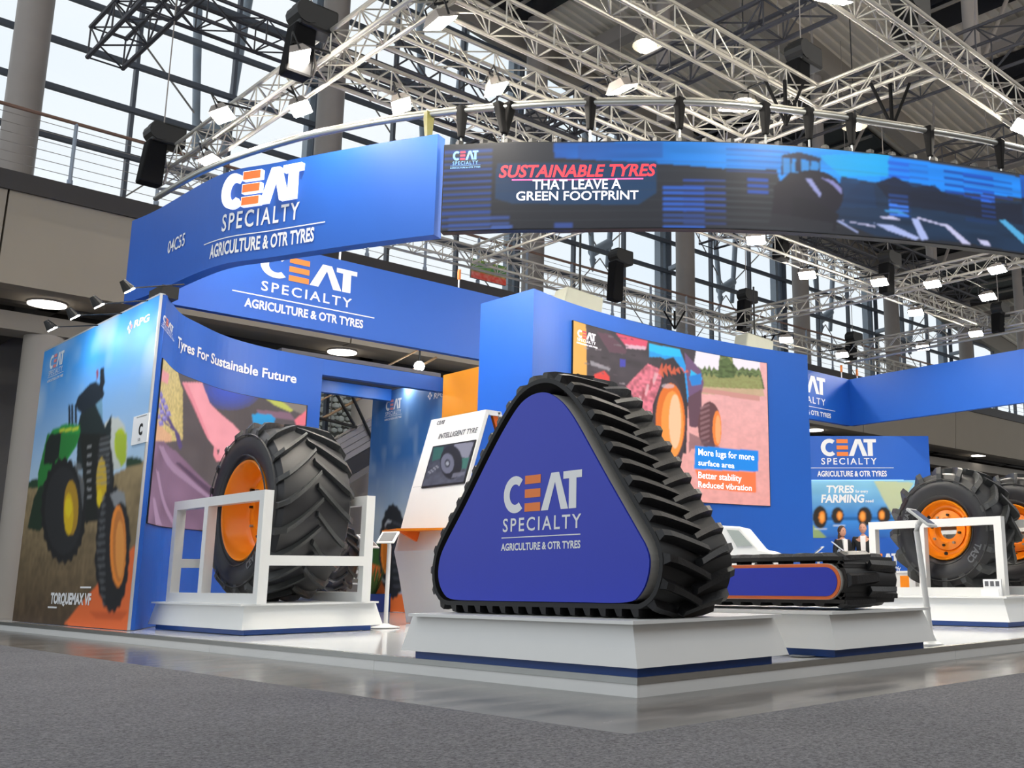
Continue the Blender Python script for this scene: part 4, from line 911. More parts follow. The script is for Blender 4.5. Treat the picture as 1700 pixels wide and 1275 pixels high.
for p in (((75, 370), (110, 380), (420, 700), (425, 725)), ((60, 520), (80, 540), (190, 860), (165, 860)), ((180, 480), (210, 480), (420, 650), (415, 690)), ((40, 700), (55, 700), (100, 870), (60, 870))):
    c.poly(V(S, G7(*p)), 'a588a4' if p[0][0] != 180 else '4a3950', .8)
c.poly(V(S, G7((225, -20), (350, -20), (400, 110), (460, 170), (545, 240), (600, 300), (520, 380), (490, 440), (465, 475), (440, 470), (420, 430), (425, 380), (385, 330), (345, 240), (290, 110))), 'f6a2ac')
m = c.mask(V(S, G7((225, -20), (350, -20), (460, 170), (600, 300), (465, 475), (385, 330)))); c.noise(m, .05, 20, 3)
c.poly(V(S, G7((225, -20), (260, -10), (340, 180), (400, 330), (385, 330), (340, 240))), 'e2808e', .55)
c.poly(V(S, G7((425, 385), (445, 385), (450, 430), (470, 440), (465, 475), (440, 472), (420, 430))), 'e88894', .6); c.poly(V(S, G7((445, 400), (460, 395), (455, 425), (447, 430))), '585254')
c.poly(V(S, G7((740, 75), (840, 95), (935, 150), (900, 165), (800, 120))), 'c4c860'); c.poly(V(S, G7((840, 90), (1005, 110), (1005, 190), (930, 160))), '8a8078')
c.poly(V(S, G7((690, 150), (900, 170), (940, 220), (850, 210), (700, 170))), '88687a'); c.poly(V(S, G7((670, 190), (700, 170), (810, 200), (800, 250), (670, 240))), '2b9ad8')
c.poly(V(S, G7((930, 215), (985, 170), (1005, 150), (1005, 250), (940, 250))), 'f07a88'); c.poly(V(S, A((1565, 930), (1690, 930), (1690, 960), (1565, 970))), '2aa0dc')
c.poly(V(S, A((990, 640), (1045, 680), (1035, 740), (988, 720))), 'e890a0', .8)
c.build('screen_picture', S, .016, LED, scn)
# room behind the doorway
ih = thing('inner_header', 'bright blue beam deeper inside behind the doorway', 'beam', (4.5, 11.3, 3.5)); MB(ih.location).box((3.2, 11.3, 3.56), (5.24, 11.42, 3.76)).build('beam', mat('booth_blue_bright', '2f7ae0', .42, var=.03), ih)
ic = thing('cabin_ceiling', 'dark grey ceiling panel with small downlights inside the doorway', 'panel', (4, 10.6, 3.8)); MB(ic.location).box((2.6, 9.85, 3.77), (5.24, 11.8, 3.83)).build('ceiling_panel', mat('cabin_ceiling_grey', '6a6866', .8), ic)
for (u, v), w_ in (((600, 628.7), 'left'), ((669, 638), 'right')):
    p = W(u, v, z=3.76); t = thing('downlight', w_ + ' one of two small downlights in the dark ceiling behind the doorway', 'lamp', p, group='downlights behind the doorway'); MB(p).tube(p, p + Vector((0, 0, .02)), .06, 14).build('lens', mat('down_lens', 'ffffff', .3, emit=120, var=0), t)
p = W(696, 608, z=4.6); t = thing('spot_lamp', 'single bright round spot below the rear fascia', 'lamp', p); MB(p).sphere(p, .1, 12).build('bulb', mat('spot_lens', 'ffffff', .3, emit=26, var=0), t); MB(p).tube(p, p + Vector((0, 0, 1)), .02, 6).build('stem', BLACK, t)
# poster wall and orange panel
PW = Surf([(5.25, 11.9), (5.25, 9.7)])
pw = thing('poster_wall', 'narrow printed wall with sky and a tall tyre on orange behind the kiosk', 'wall', (5.25, 10.7, .1))
MB(pw.location).box((5.256, 9.7, .1), (5.4, 11.9, 3.75)).build('wall_body', BLUE, pw); MB(pw.location).box((5.23, 9.66, .1), (5.3, 9.7, 3.75)).build('corner_profile', MATS['profile_light'], pw)
S = PW; c = Canvas(0, S.c[-1], .1, 3.74, .018, '4a7fb8'); al = np.ones(c.Q.shape, bool); c.grad(al, 'b6c6d2', '3f78bc', 'z', 1.6, 2.6); c.noise(al, .6, 6, 21, '86a8cc'); c.noise(al, .35, 14, 22, 'a8c0d8')
D = zc(560, 780, 4.722); c.poly(V(S, D((280, 600), (340, 560), (345, 780), (280, 740))), '3f6a34'); c.poly(V(S, D((260, 730), (345, 760), (400, 980), (700, 960), (700, 1200), (230, 1200))), 'f07a38')
def tyre_pic(fn, cx, cy, rx_, ry_):
    pts = [(cx + rx_ * (1 if k % 2 else .94) * math.cos(2 * math.pi * k / 44), cy + ry_ * (1 if k % 2 else .96) * math.sin(2 * math.pi * k / 44)) for k in range(44)]; c.poly(V(S, fn(*pts)), '2a2d33')
tyre_pic(D, 440, 640, 112, 378); c.poly(V(S, D(*ell(385, 640, 40, 172))), 'e88a2c'); c.poly(V(S, D(*ell(388, 640, 28, 145))), 'c8701e')
c.poly(V(S, D((375, 430), (400, 390), (430, 400), (420, 420), (395, 420), (380, 450))), 'a8b0b8'); c.poly(V(S, D((340, 840), (360, 880), (385, 890), (380, 870), (355, 840))), 'a8b0b8')
for k in range(9): c.poly(V(S, D((440, 400 + 62 * k), (520, 430 + 60 * k), (515, 450 + 60 * k), (440, 425 + 62 * k))), '4c5058', .8)
c.build('printed_picture', S, .01, PRINT, pw)
logo_at(S, pw, (641.5, 681), (667, 679), (641.5, 666), line=(-.05, 1.05, -.62), agr=(-.05, 1.05, -.95, .18), off=.014, mO=MATS['pale_red_lettering'])
txt_at(S, pw, 'RPG', (721, 662), (738, 659), (721, 653), shear=.2, off=.014)
q, z = S.pix(715, 657.5); pl = Vector(pw.location)
for k, (dx, dz_) in enumerate(((-1, 0), (0, 1), (0, -1), (1, 0))):
    me = bpy.data.meshes.new('emblem'); me.from_pydata([tuple(S.at(q + dx * .04 + a * .03, z + dz_ * .04 + b * .03, .014) - pl) for a, b in ((-1, 0), (0, -1), (1, 0), (0, 1))], [], [(0, 1, 2, 3)]); obj('emblem', me, TXTW, pw)
op = thing('orange_panel', 'plain orange wall panel beside the tall blue tower', 'wall', (5.2, 9, .1)); MB(op.location).box((5.15, 7.6, .1), (5.25, 9.64, 3.76)).build('panel', mat('orange_panel_paint', 'f09a24', .45, var=.03, scale=3), op, bevel=.005)
# tall blue tower + curved video wall
TZ = 4.06
TW = Surf([(3.67, 6.62), (3.7, 5.58)]); VW = Surf(smooth_poly([(3.7, 5.58), (4.3, 5.74), (5.05, 5.85), (6.37, 5.9), (7.83, 5.78), (9.15, 5.5)], 8))
tw = thing('video_wall', 'tall concave blue wall and tower carrying the large colour screen', 'wall', (5, 5.9, .1))
wp = [tuple(p) for p in VW.p]; back = [(9.2, 6.05), (8.5, 6.5), (3.67, 6.62)]
MB(tw.location).prism(wp + back, .1, TZ, 'z').build('wall_body', BLUE, tw)
for (u, v), lab in (((955, 503), 'cream loudspeaker box above the left of the video wall'), ((1248, 574), 'cream loudspeaker box above the right of the video wall')):
    p = W(u, v, y=9.3); t = thing('speaker_box', lab, 'speaker', p); MB(p).hexa([p + Vector(a) for a in ((-.45, -.2, -.2), (.45, -.2, -.2), (.4, .2, -.2), (-.4, .2, -.2))], [p + Vector(a) for a in ((-.35, -.2, .2), (.5, -.2, .15), (.4, .2, .2), (-.3, .2, .2))]).build('housing', mat('cream_housing', 'c9cbb8', .6), t, bevel=.03)
    MB(p).tube(p + Vector((.1, 0, .18)), p + Vector((.1, 0, 1.3)), .02, 8).build('hanger', BLACK, t)
vs_ = thing('large_screen', 'large curved screen showing a blue tractor with orange rims on a pink field', 'screen', (6.4, 5.85, 1.6))
q0 = VW.pix(949, 600)[0]; q1 = VW.pix(1273.5, 700)[0]; zt = (VW.pix(950, 533)[1] + VW.pix(1271, 603)[1]) / 2; zb = VW.pix(1275, 840)[1]
print('SCREEN', q0, q1, zb, zt, VW.pix(950, 533)[1], VW.pix(1271, 603)[1])
wall_slab('bezel', Surf([tuple(VW.xy(q, .02)) for q in np.linspace(q0 - .006, q1 + .006, 40)]), 0, q1 - q0 + .012, zb - .006, zt + .006, .02, BLACK, vs_, .15)
S = VW; K = zc(780, 380, 3.7511); N = zc(880, 620, 3.7511); c = Canvas(q0, q1, zb, zt, .010, '55474c'); al = np.ones(c.Q.shape, bool)
c.grad(al, 'f2a8a0', 'f6b8b8'); c.noise(al, .07, 40, 4); c.noise(al, .05, 90, 14)
c.poly(V(S, K((1280, 700), (1800, 700), (1800, 1000), (1280, 960))), 'fbf2fa'); 
pts = [(1380, 980)] + [(1400 + 14 * k, 890 - 30 * abs(math.sin(k * 1.3)) - (110 if 10 < k < 17 else 0) + random.uniform(-12, 12)) for k in range(30)] + [(1830, 1000)]
m = c.poly(V(S, K(*pts)), '66764a'); c.noise(m, .7, 110, 6); m = c.poly(V(S, K(*[(x, y + 45) for x, y in pts])), 'b4b070', .6)
m = c.poly(V(S, K((1540, 930), (1545, 820), (1600, 800), (1650, 860), (1640, 930))), '5a6c40'); c.noise(m, .5, 80, 7)
c.poly(V(S, K((1400, 985), (1800, 1040), (1800, 1075), (1400, 1010))), 'd89a90')
c.poly(V(S, K((620, 560), (1420, 640), (1350, 1100), (1330, 1400), (620, 1400))), '4a4248'); c.noise(c.mask(V(S, K((620, 560), (1300, 640), (1100, 1400), (620, 1400)))), .25, 24, 8)
c.poly(V(S, K((628, 560), (714, 590), (722, 1000), (722, 1600), (628, 1600))), 'ffbb58')
c.poly(V(S, K((900, 650), (1100, 700), (1090, 755), (970, 740))), 'f05a78'); c.poly(V(S, K((960, 720), (1090, 735), (1085, 755), (965, 745))), 'f0c0d0'); c.poly(V(S, K((730, 960), (770, 905), (830, 885), (860, 920), (870, 1010), (780, 1000))), 'f04a44')
c.poly(V(S, K((780, 640), (870, 660), (970, 760), (960, 780), (860, 770))), '6a4a58'); c.poly(V(S, K((925, 810), (960, 815), (960, 860), (925, 860))), '4a4ab8'); c.poly(V(S, K((740, 820), (870, 870), (860, 885), (745, 850))), 'a09aa0')
m = c.poly(V(S, K((965, 980), (1100, 840), (1190, 880), (1180, 1000), (1120, 1180), (1000, 1180), (1010, 1050))), 'e07888'); c.noise(m, .45, 70, 9)
c.poly(V(S, K((1110, 715), (1300, 750), (1340, 860), (1380, 1080), (1340, 1080), (1290, 900), (1240, 830), (1180, 800), (1110, 800))), '28a4f0'); c.poly(V(S, K((1110, 715), (1300, 752), (1310, 800), (1200, 790), (1110, 760))), '2ac8ff')
c.poly(V(S, K((1330, 770), (1430, 880), (1450, 960), (1420, 1100), (1360, 1080), (1340, 900))), '7a5a80'); c.poly(V(S, K((1370, 880), (1440, 930), (1430, 970), (1360, 940))), '2fc0f8')
c.poly(V(S, K((1180, 820), (1260, 800), (1330, 900), (1350, 1100), (1340, 1400), (1130, 1400), (1130, 1100), (1190, 940))), '3a343a')
for k in range(7): c.poly(V(S, K((1165 + 26 * k, 900 - 20 * (k % 3)), (1190 + 26 * k, 830 + 8 * k), (1200 + 26 * k, 930 - 6 * k))), 'e86a48', .85)
for k in range(26):
    x_, y_ = 700 + (k * 37) % 330, 640 + (k * 53) % 380; c.poly(V(S, K((x_, y_), (x_ + 18 + k % 4 * 9, y_ + 6), (x_ + 16 + k % 4 * 9, y_ + 13), (x_ - 2, y_ + 7))), random.choice(('8a7c84', '6a5c64', 'b8a8b0', '382f36')), .7)
for k in range(7): c.poly(V(S, K((985 + 24 * k, 1120 - 38 * k + 60), (1000 + 24 * k, 1110 - 36 * k), (1010 + 26 * k, 1120 - 36 * k), (995 + 24 * k, 1180 - 34 * k))), ('f0c0c4', 'a84a54')[k % 2], .7)
c.poly(V(S, N(*ell(862, 330, 100, 310))), '4a3e44'); c.poly(V(S, N(*ell(866, 300, 92, 240))), 'f07a2c'); c.poly(V(S, N(*ell(878, 320, 70, 210))), 'ffa048'); c.poly(V(S, N(*ell(895, 300, 38, 170))), 'ffd8b0', .8)
c.poly(V(S, N(*ell(852, 80, 40, 14))), 'd8c8d0', .6); c.poly(V(S, N(*ell(1012, 250, 22, 60))), '7a6a74', .7); c.poly(V(S, N((975, 180), (1010, 190), (1000, 330), (985, 330))), '2f262c', .7)
c.poly(V(S, N((975, 150), (1060, 100), (1060, 320), (1020, 340), (985, 330))), '6a4a58'); c.poly(V(S, N((980, 20), (1060, 0), (1060, 70), (1000, 80))), '2a8ae0')
c.poly(V(S, N(*ell(1110, 325, 72, 148))), '6a4448')
for k in range(8): c.poly(V(S, N((1052, 210 + 32 * k), (1110, 190 + 32 * k), (1112, 202 + 32 * k), (1054, 228 + 32 * k))), 'a0787c', .7)
c.poly(V(S, N(*ell(1157, 345, 28, 112))), 'ff8a3c'); c.poly(V(S, N(*ell(1163, 350, 17, 90))), 'ffb070')
c.poly(V(S, N((985, 370), (1180, 460), (1000, 470), (980, 500))), '6a5058', .7)
c.poly(V(S, N((1020, 450), (1415, 482), (1415, 612), (1015, 595))), '1a90f0'); c.poly(V(S, N((1020, 600), (1400, 615), (1400, 745), (1060, 715))), 'ff7a38', .9)
c.build('screen_picture', S, .024, LED, vs_)
def stext(s, bl, br, tl): return txt_at(S, vs_, s, bl, br, tl, SCRW, .012, 0, .03)
stext('More lugs for more', (1157, 757), (1250, 763), (1157, 746)); stext('surface area', (1157, 773), (1217, 777), (1157, 764)); stext('Better stability', (1157, 795), (1229, 798.5), (1157, 784)); stext('Reduced vibration', (1157, 809), (1246, 815), (1157, 799))
logo_at(S, vs_, (955.5, 560), (986, 567), (955.5, 547), line=None, agr=(-.05, 1.1, -.9, .2), mW=SCRW, mO=SCRR, off=.03)
# rear display wall with "tyres for every farming need"
q0_, q1_ = W(1341, 724, z=3.75), W(1541, 724, z=3.75)
BD = Surf([(q0_[0], q0_[1]), (q1_[0], q1_[1])]); BD = Surf([tuple(BD.xy(-1.0)), tuple(BD.xy(BD.c[-1]))])
bd = thing('display_wall', 'rear printed wall with tyres on a blue field under the word mark', 'wall', (q1_[0], q1_[1], .1))
wall_slab('wall_body', BD, 0, BD.c[-1], .1, 3.75, .15, BLUE, bd, 3)
S = BD; T = zc(1250, 700, 3.7511); zt = S.pix(1500, 797)[1]; zb = S.pix(1400, 893)[1]
c = Canvas(.02, S.c[-1] - .02, zb, zt, .018, '5aa8d8'); al = np.ones(c.Q.shape, bool); hz = S.pix(1400, 861)[1]
c.grad(al, '2f78c8', '8ccbe8', 'z', hz, zt); c.grad(c.Z < hz, '2f66b8', '3f8ad8', 'z', zb, hz); c.noise(al, .12, 10, 3); c.grad(np.abs(c.Z - hz) < .03, '1f5fa0', '1f5fa0')
c.poly(V(S, T((350, 380), (370, 640), (460, 720), (350, 760))), '9ab04a', .8); c.poly(V(S, T((750, 365), (1000, 380), (880, 600), (820, 500))), 'c8cc90', .8)
for cx_, cy_, rx_, ry_, s in ((418, 595, 45, 70, 1), (527, 585, 38, 52, 1), (695, 590, 45, 60, -1), (815, 582, 42, 52, -1)):
    c.poly(V(S, T(*ell(cx_, cy_, rx_, ry_))), '2c2826'); c.poly(V(S, T(*ell(cx_ + s * 12, cy_, rx_ * .45, ry_ * .55))), 'e88a34'); c.poly(V(S, T(*ell(cx_ + s * 12, cy_, rx_ * .25, ry_ * .33))), 'f6a850')
for x_, y_ in ((420, 668), (535, 645)): c.poly(V(S, T((x_ - 38, y_), (x_ + 40, y_), (x_ + 40, y_ + 5), (x_ - 38, y_ + 5))), 'dfe8f0')
c.build('printed_picture', S, .006, PRINT, bd)
rule_at(S, bd, (1345, 797), (1500, 798), .03, mat('light_strip', '8cc4ff', .4, emit=.5), .012)
logo_at(S, bd, (1363, 757), (1455, 757), (1363, 729), line=(-.22, 1.3, -.72), agr=(-.08, 1.17, -1.2, .32), off=.012)
txt_at(S, bd, 'TYRES', (1371, 818), (1417, 818), (1371, 806), bold=.035, shear=.12, off=.012); txt_at(S, bd, 'FARMING', (1363, 834), (1434, 834), (1363, 821), bold=.035, shear=.12, off=.012)
txt_at(S, bd, 'for every', (1420, 818), (1441, 818), (1420, 813), bold=.02, off=.012); txt_at(S, bd, 'need', (1437, 834), (1450, 834), (1437, 829), bold=.02, off=.012)

logo_at(S, bd, (1440, 938), (1492, 938), (1440, 919), line=None, agr=None, off=.012)
txt_at(S, bd, 'SPECIALTY', (1444, 950), (1496, 950), (1444, 942), bold=.03, off=.012)
# ================================================================== PLINTHS
def plinth(lab, x0, x1, y0, y1, zt=.385, fl_=.035, base_in=.04):
    """flared white body on a recessed dark blue base under a thin top board"""
    t = thing('display_plinth', lab, 'plinth', ((x0 + x1) / 2, (y0 + y1) / 2, .1)); L = t.location; zb = .148
    a = base_in; MB(L).box((x0 + a, y0 + a, .1), (x1 - a * 2.4, y1 - a * 2.4, zb)).build('recessed_base', BLUED, t)
    lo = [(x0, y0, zb), (x1 + .02, y0, zb), (x1 + .02, y1 + .02, zb), (x0, y1 + .02, zb)]
    hi = [(x0 + fl_, y0 + fl_ * 2, zt - .018), (x1 - fl_, y0 + fl_ * 2, zt - .018), (x1 - fl_, y1 - fl_ * 1.6, zt - .018), (x0 + fl_, y1 - fl_ * 1.6, zt - .018)]
    MB(L).hexa(lo, hi).build('body', WHITE, t); MB(L).box((x0 - .03, y0 + .0, zt - .018), (x1 - .04, y1 - .1, zt)).build('top_board', WHITE, t)
    return t
plinth('white flared plinth at the front corner under the triangular track', -.03, 1.22, -.03, 2.17)
plinth('white flared plinth under the long flat track', 1.73, 2.96, -.03, 2.9)
plinth('white flared plinth under the left tractor tyre and its frame', .50, 1.95, 5.76, 8.05)
plinth('long white plinth at the right edge under the big tyre and frame', 6.1, 9.6, .92, 3.1, zt=.4)
ZP = .385
# ================================================================== TYRES
def tyre(name, lab, loc, Rr, rim, wd_, nl, lugh=.05, rz=0, lugw=.06, delta=.36, disc=.35, deep=True):
    t = thing(name, lab, 'tyre', loc, rz); c = (0, 0, Rr); s = Rr
    R1 = Rr - lugh
    prof = [(.07, rim - .005), (.035, rim + .015), (.02, rim + .05), (-.012, rim + (R1 - rim) * .4), (-.012, rim + (R1 - rim) * .6), (.015, R1 - .075), (.05, R1 - .025), (wd_ * .25, R1 - .004), (wd_ * .5, R1 + .002), (wd_ * .75, R1 - .004), (wd_ - .05, R1 - .025), (wd_ - .015, R1 - .075), (wd_ + .012, rim + (R1 - rim) * .5), (wd_ - .02, rim + .05), (wd_ - .07, rim - .005)]
    MB().lathe(prof, c, 'x', 72).build('carcass', RUBW, t, smooth=True)
    for r_ in (rim + .045, rim + (R1 - rim) * .72):
        MB().lathe([(-.012 - .006, r_), (-.012 - .009, r_ + .008), (-.008, r_ + .016)], c, 'x', 72).build('sidewall_ring', RUB, t, smooth=True)
    # lug: curved tapering bar from the shoulder to past the crown centre
    def lugmesh(side):
        b = MB(); n = 7; vs = []; fs = []
        for i in range(n):
            f = i / (n - 1); x = -.008 + (wd_ * .54) * f ** .9; ang = delta * f ** 1.15
            rb_ = R1 - .03 - (.09 if i == 0 else 0); rt_ = (Rr - .002) - (.0 if i else .085) - (.006 if i == 1 else 0); w0 = lugw * (1.15 - .3 * f); w1 = lugw * (.72 - .12 * f)
            if i == 0: x = -.006
            X = x if side > 0 else wd_ - x
            for r__, w_ in ((rb_, w0), (rt_, w1)):
                for sg in (-1, 1):
                    a = ang + sg * w_ / 2 / Rr; vs.append((X, -r__ * math.cos(a), r__ * math.sin(a)))
        for i in range(n - 1):
            o_ = i * 4; p_ = o_ + 4
            fs += [(o_ + 2, o_ + 3, p_ + 3, p_ + 2), (o_, o_ + 2, p_ + 2, p_), (o_ + 3, o_ + 1, p_ + 1, p_ + 3), (o_ + 1, o_, p_, p_ + 1)]
        fs += [(0, 1, 3, 2), ((n - 1) * 4, (n - 1) * 4 + 2, (n - 1) * 4 + 3, (n - 1) * 4 + 1)]
        return b.add(vs, fs).mesh('lug')
    mA, mB_ = lugmesh(1), lugmesh(-1)
    for k in range(nl):
        for me, o_ in ((mA, 0), (mB_, .5)):
            L = obj('lug', me, RUBL, t); L.location = c; L.rotation_euler = (2 * math.pi * (k + o_) / nl, 0, 0)
    # rim: flange, barrel, dished disc with hub and bolts
    rm = MB().lathe([(.07, rim + .006), (.025, rim + .006), (.015, rim - .004), (.03, rim - .022), (.07, rim - .03), (.1, rim - .055), (wd_ * disc - .04, rim - .075), (wd_ * disc, rim - .11), (wd_ * disc - .03, rim * .68), (wd_ * disc - .05, rim * .42), (wd_ * disc + .01, rim * .38), (wd_ * disc + .012, rim * .3)], c, 'x', 64).build('rim', RIMO, t, smooth=True)
    MB().lathe([(wd_ * disc + .3, rim - .05), (wd_ - .08, rim - .03), (wd_ - .05, rim + .0)], c, 'x', 48).build('rear_barrel', RIMO, t, smooth=True)
    for k in range(8):
        a = 2 * math.pi * k / 8 + .2; y, z = rim * .52 * math.cos(a), rim * .52 * math.sin(a)
        MB().tube((wd_ * disc - .075, y, z + Rr), (wd_ * disc - .03, y, z + Rr), .014, 8).build('bolt', STEEL if k % 2 else BLACK, rm)
    for k in range(3):
        a = 2 * math.pi * k / 3 + .6; y, z = rim * .8 * math.cos(a), rim * .8 * math.sin(a)
        MB().tube((wd_ * disc - .045, y, z + Rr), (wd_ * disc + .0, y, z + Rr), .022, 12).build('lifting_eye', BLACK, rm)
    return t
def side_text(t, s, Rr, rad, a0, a1, h, m):
    def f(q, z, off): return Vector((-.013 - off, -(rad + z) * math.cos(q), Rr + (rad + z) * math.sin(q)))
    o = text_on('sidewall_lettering', s, f, a0, a1, 0, h, m, None, .03, 0, 0, .006); o.parent = t; return o
LT = mat('rubber_lettering', '5d5f63', .5, var=.1)
t1 = tyre('tractor_tyre', 'large black tractor tyre on orange rim standing in the left white frame', (.80, 6.66, ZP), .93, .515, .80, 20, .055, lugw=.075, delta=.40)
side_text(t1, 'CEAT', .93, .60, -1.15, -.75, .07, LT)
t2 = tyre('tractor_tyre', 'big deep-lugged black tyre on orange rim in the right white frame', (6.55, 1.86, .4), .71, .325, .55, 16, .07, lugw=.085, delta=.34, disc=.25)
side_text(t2, 'CEAT', .71, .43, -.85, -.35, .075, LT); side_text(t2, 'CEAT', .71, .43, 3.0, 2.6, .06, LT)
t3 = tyre('tractor_tyre', 'black tyre half hidden behind the big tyre at the right edge', (8.0, 1.75, .4), .72, .33, .5, 18, .05)
t4 = tyre('tractor_tyre', 'small tyre with orange rim seen low behind the left tractor tyre', (3.3, W(527, 960, x=3.3)[1], .38), .50, .26, .4, 16, .04)
# frames
def frame(lab, xa, xb, ya, yb, z0, z1, w=.085, mids=(), cross=(), xtop=()):
    t = thing('tyre_frame', lab, 'frame', ((xa + xb) / 2, (ya + yb) / 2, z0)); L = t.location; h = w / 2
    for x in (xa, xb):
        ys = [ya, yb] + list(mids if x == xa else ())
        for y in ys: MB(L).box((x - h, y - h, z0), (x + h, y + h, z1 - w)).build('post', WHITE, t)
        MB(L).box((x - h, ya - h, z1 - w), (x + h, yb + h, z1)).build('top_rail', WHITE, t); MB(L).box((x - h, ya + h, z0), (x + h, yb - h, z0 + w)).build('bottom_rail', WHITE, t) if not mids else [MB(L).box((x - h, a + h, z0), (x + h, b - h, z0 + w)).build('bottom_rail', WHITE, t) for a, b in ([(ya, mids[0]), (mids[0], yb)] if x == xa else [(ya, yb)])]
    for y in (ya, yb):
        for z in cross: MB(L).box((xa + h, y - h, z), (xb - h, y + h, z + w)).build('cross_bar', WHITE, t)
    return t
frame('white square-tube frame around the left tractor tyre', .62, 1.70, 5.70, 7.78, ZP, 1.45, .095, (6.97,), (.74,))
frame('white square-tube frame around the big tyre on the right plinth', 6.42, 7.25, 1.12, 2.66, .4, 1.22, .085, (2.03,), ())
frame('white frame around the half hidden tyre at the right edge', 7.86, 8.65, 1.2, 2.6, .4, 1.2, .085, (), ())
# ================================================================== TRACKS
def closed(pts, n=6):
    P = [np.array(p, float) for p in pts]; m = len(P); out = []
    for i in range(m):
        a, b, c, d = P[i - 1], P[i], P[(i + 1) % m], P[(i + 2) % m]
        for k in range(n):
            t = k / n; out.append(.5 * ((2 * b) + (c - a) * t + (2 * a - 5 * b + 4 * c - d) * t * t + (3 * b - a - 3 * c + d) * t ** 3))
    P = np.array(out); A = np.sum(P[:, 0] * np.roll(P[:, 1], -1) - np.roll(P[:, 0], -1) * P[:, 1])
    return P if A > 0 else P[::-1]
def resamp(P, n):
    Q = np.vstack([P, P[:1]]); d = np.hypot(*np.diff(Q, axis=0).T); s = np.concatenate([[0], np.cumsum(d)]); t = np.linspace(0, s[-1], n, endpoint=False)
    return np.stack([np.interp(t, s, Q[:, 0]), np.interp(t, s, Q[:, 1])], 1), s[-1]
def offs(P, g):
    T = np.roll(P, -1, 0) - np.roll(P, 1, 0); T /= np.linalg.norm(T, axis=1)[:, None]; N = np.stack([T[:, 1], -T[:, 0]], 1)
    gv = np.array([g(n_) for n_ in N]); 
    for _ in range(6): gv = (np.roll(gv, 1) + gv * 2 + np.roll(gv, -1)) / 4
    return P + N * gv[:, None], N, T
def belt(t, P, gin, th, x0, x1, npitch, lugh, lw, slant, name='rubber_belt'):
    L = t.location; A, N, T = offs(P, gin); B = A + N * th; n = len(P); b = MB(L); vs = []
    for i in range(n): vs += [(x0, *A[i]), (x0, *B[i]), (x1, *B[i]), (x1, *A[i])]
    fs = [(i * 4 + k, i * 4 + (k + 1) % 4, ((i + 1) % n) * 4 + (k + 1) % 4, ((i + 1) % n) * 4 + k) for i in range(n) for k in range(4)]
    b.add(vs, fs).build(name, RUBT, t, smooth=True)
    w = x1 - x0; wl = w * .56
    def lm(side):
        m = 6; vs = []; fs = []
        for i in range(m):
            f = i / (m - 1); x = wl * f; y = slant * (f ** 1.3); hh = lugh * (.8 if i == 0 else 1); a = lw * (1.1 - .2 * f) / 2; c_ = lw * (.66 - .1 * f) / 2
            X = x if side > 0 else -x
            vs += [(X, y - a, -.004), (X, y + a, -.004), (X + (.012 if i == 0 else 0) * side, y - c_, hh), (X + (.012 if i == 0 else 0) * side, y + c_, hh)]
        for i in range(m - 1):
            o_ = i * 4; p_ = o_ + 4; fs += [(o_ + 2, o_ + 3, p_ + 3, p_ + 2), (o_, o_ + 2, p_ + 2, p_), (o_ + 3, o_ + 1, p_ + 1, p_ + 3), (o_ + 1, o_, p_, p_ + 1)]
        fs += [(0, 1, 3, 2), ((m - 1) * 4, (m - 1) * 4 + 2, (m - 1) * 4 + 3, (m - 1) * 4 + 1)]
        return MB().add(vs, fs).mesh('lug')
    mA, mB2 = lm(1), lm(-1)
    Bq, tot = resamp(B, npitch * 2)
    Tn = np.roll(Bq, -1, 0) - np.roll(Bq, 1, 0); Tn /= np.linalg.norm(Tn, axis=1)[:, None]
    for k in range(npitch * 2):
        me, X = (mA, x0 + .004) if k % 2 == 0 else (mB2, x1 - .004)
        ty_, nv = Vector((0, Tn[k][0], Tn[k][1])), Vector((0, Tn[k][1], -Tn[k][0]))
        o = obj('lug', me, RUBTL, t); p = Vector((X, Bq[k][0], Bq[k][1])) - L
        o.matrix_local = Matrix(((1, ty_.x, nv.x, p.x), (0, ty_.y, nv.y, p.y), (0, ty_.z, nv.z, p.z), (0, 0, 0, 1)))
    # inner drive blocks
    Aq, tot = resamp(A, int(npitch * .9)); 
    d = MB(L)
    for k in range(len(Aq)):
        q = Aq[k]; Ta = Aq[(k + 1) % len(Aq)] - Aq[k - 1]; Ta /= np.linalg.norm(Ta); Na = np.array([Ta[1], -Ta[0]]); h_ = .03
        pts = [(q - Ta * .02 - Na * h_), (q + Ta * .02 - Na * h_), (q + Ta * .025), (q - Ta * .025)]
        d.add([(x0 + w * .40, *p_) for p_ in pts] + [(x0 + w * .6, *p_) for p_ in pts], [(0, 1, 2, 3), (7, 6, 5, 4), (0, 4, 5, 1), (1, 5, 6, 2), (2, 6, 7, 3), (3, 7, 4, 0)])
    d.build('drive_blocks', RUB, t, kind='stuff')
XF = .13
TP = [(.03, .68), (.045, .59), (.095, .51), (.2, .46), (.6, .455), (1.1, .455), (1.5, .455), (1.84, .46), (1.95, .505), (2.01, .6), (2.0, .72), (1.93, .83), (1.73, 1.06), (1.5, 1.34), (1.34, 1.52), (1.2, 1.65), (1.1, 1.70), (1.0, 1.715), (.9, 1.70), (.79, 1.64), (.70, 1.56), (.61, 1.455), (.38, 1.16), (.2, .935), (.1, .81), (.055, .75)]
TPo, _ = resamp(closed([(a, b + .014) for a, b in TP]), 150)
tk = thing('triangular_track', 'upright triangular rubber crawler track with deep blue side panel on the front plinth', 'track', (.4, 1.0, ZP)); L = tk.location
MB(L).prism([tuple(p) for p in TPo], XF - .012, XF, 'x').build('side_panel', PANEL, tk)
dr, _, _ = offs(TPo, lambda n_: -.004); MB(L).prism([tuple(p) for p in dr], XF, XF + .50, 'x').build('inner_drum', GREYP, tk)
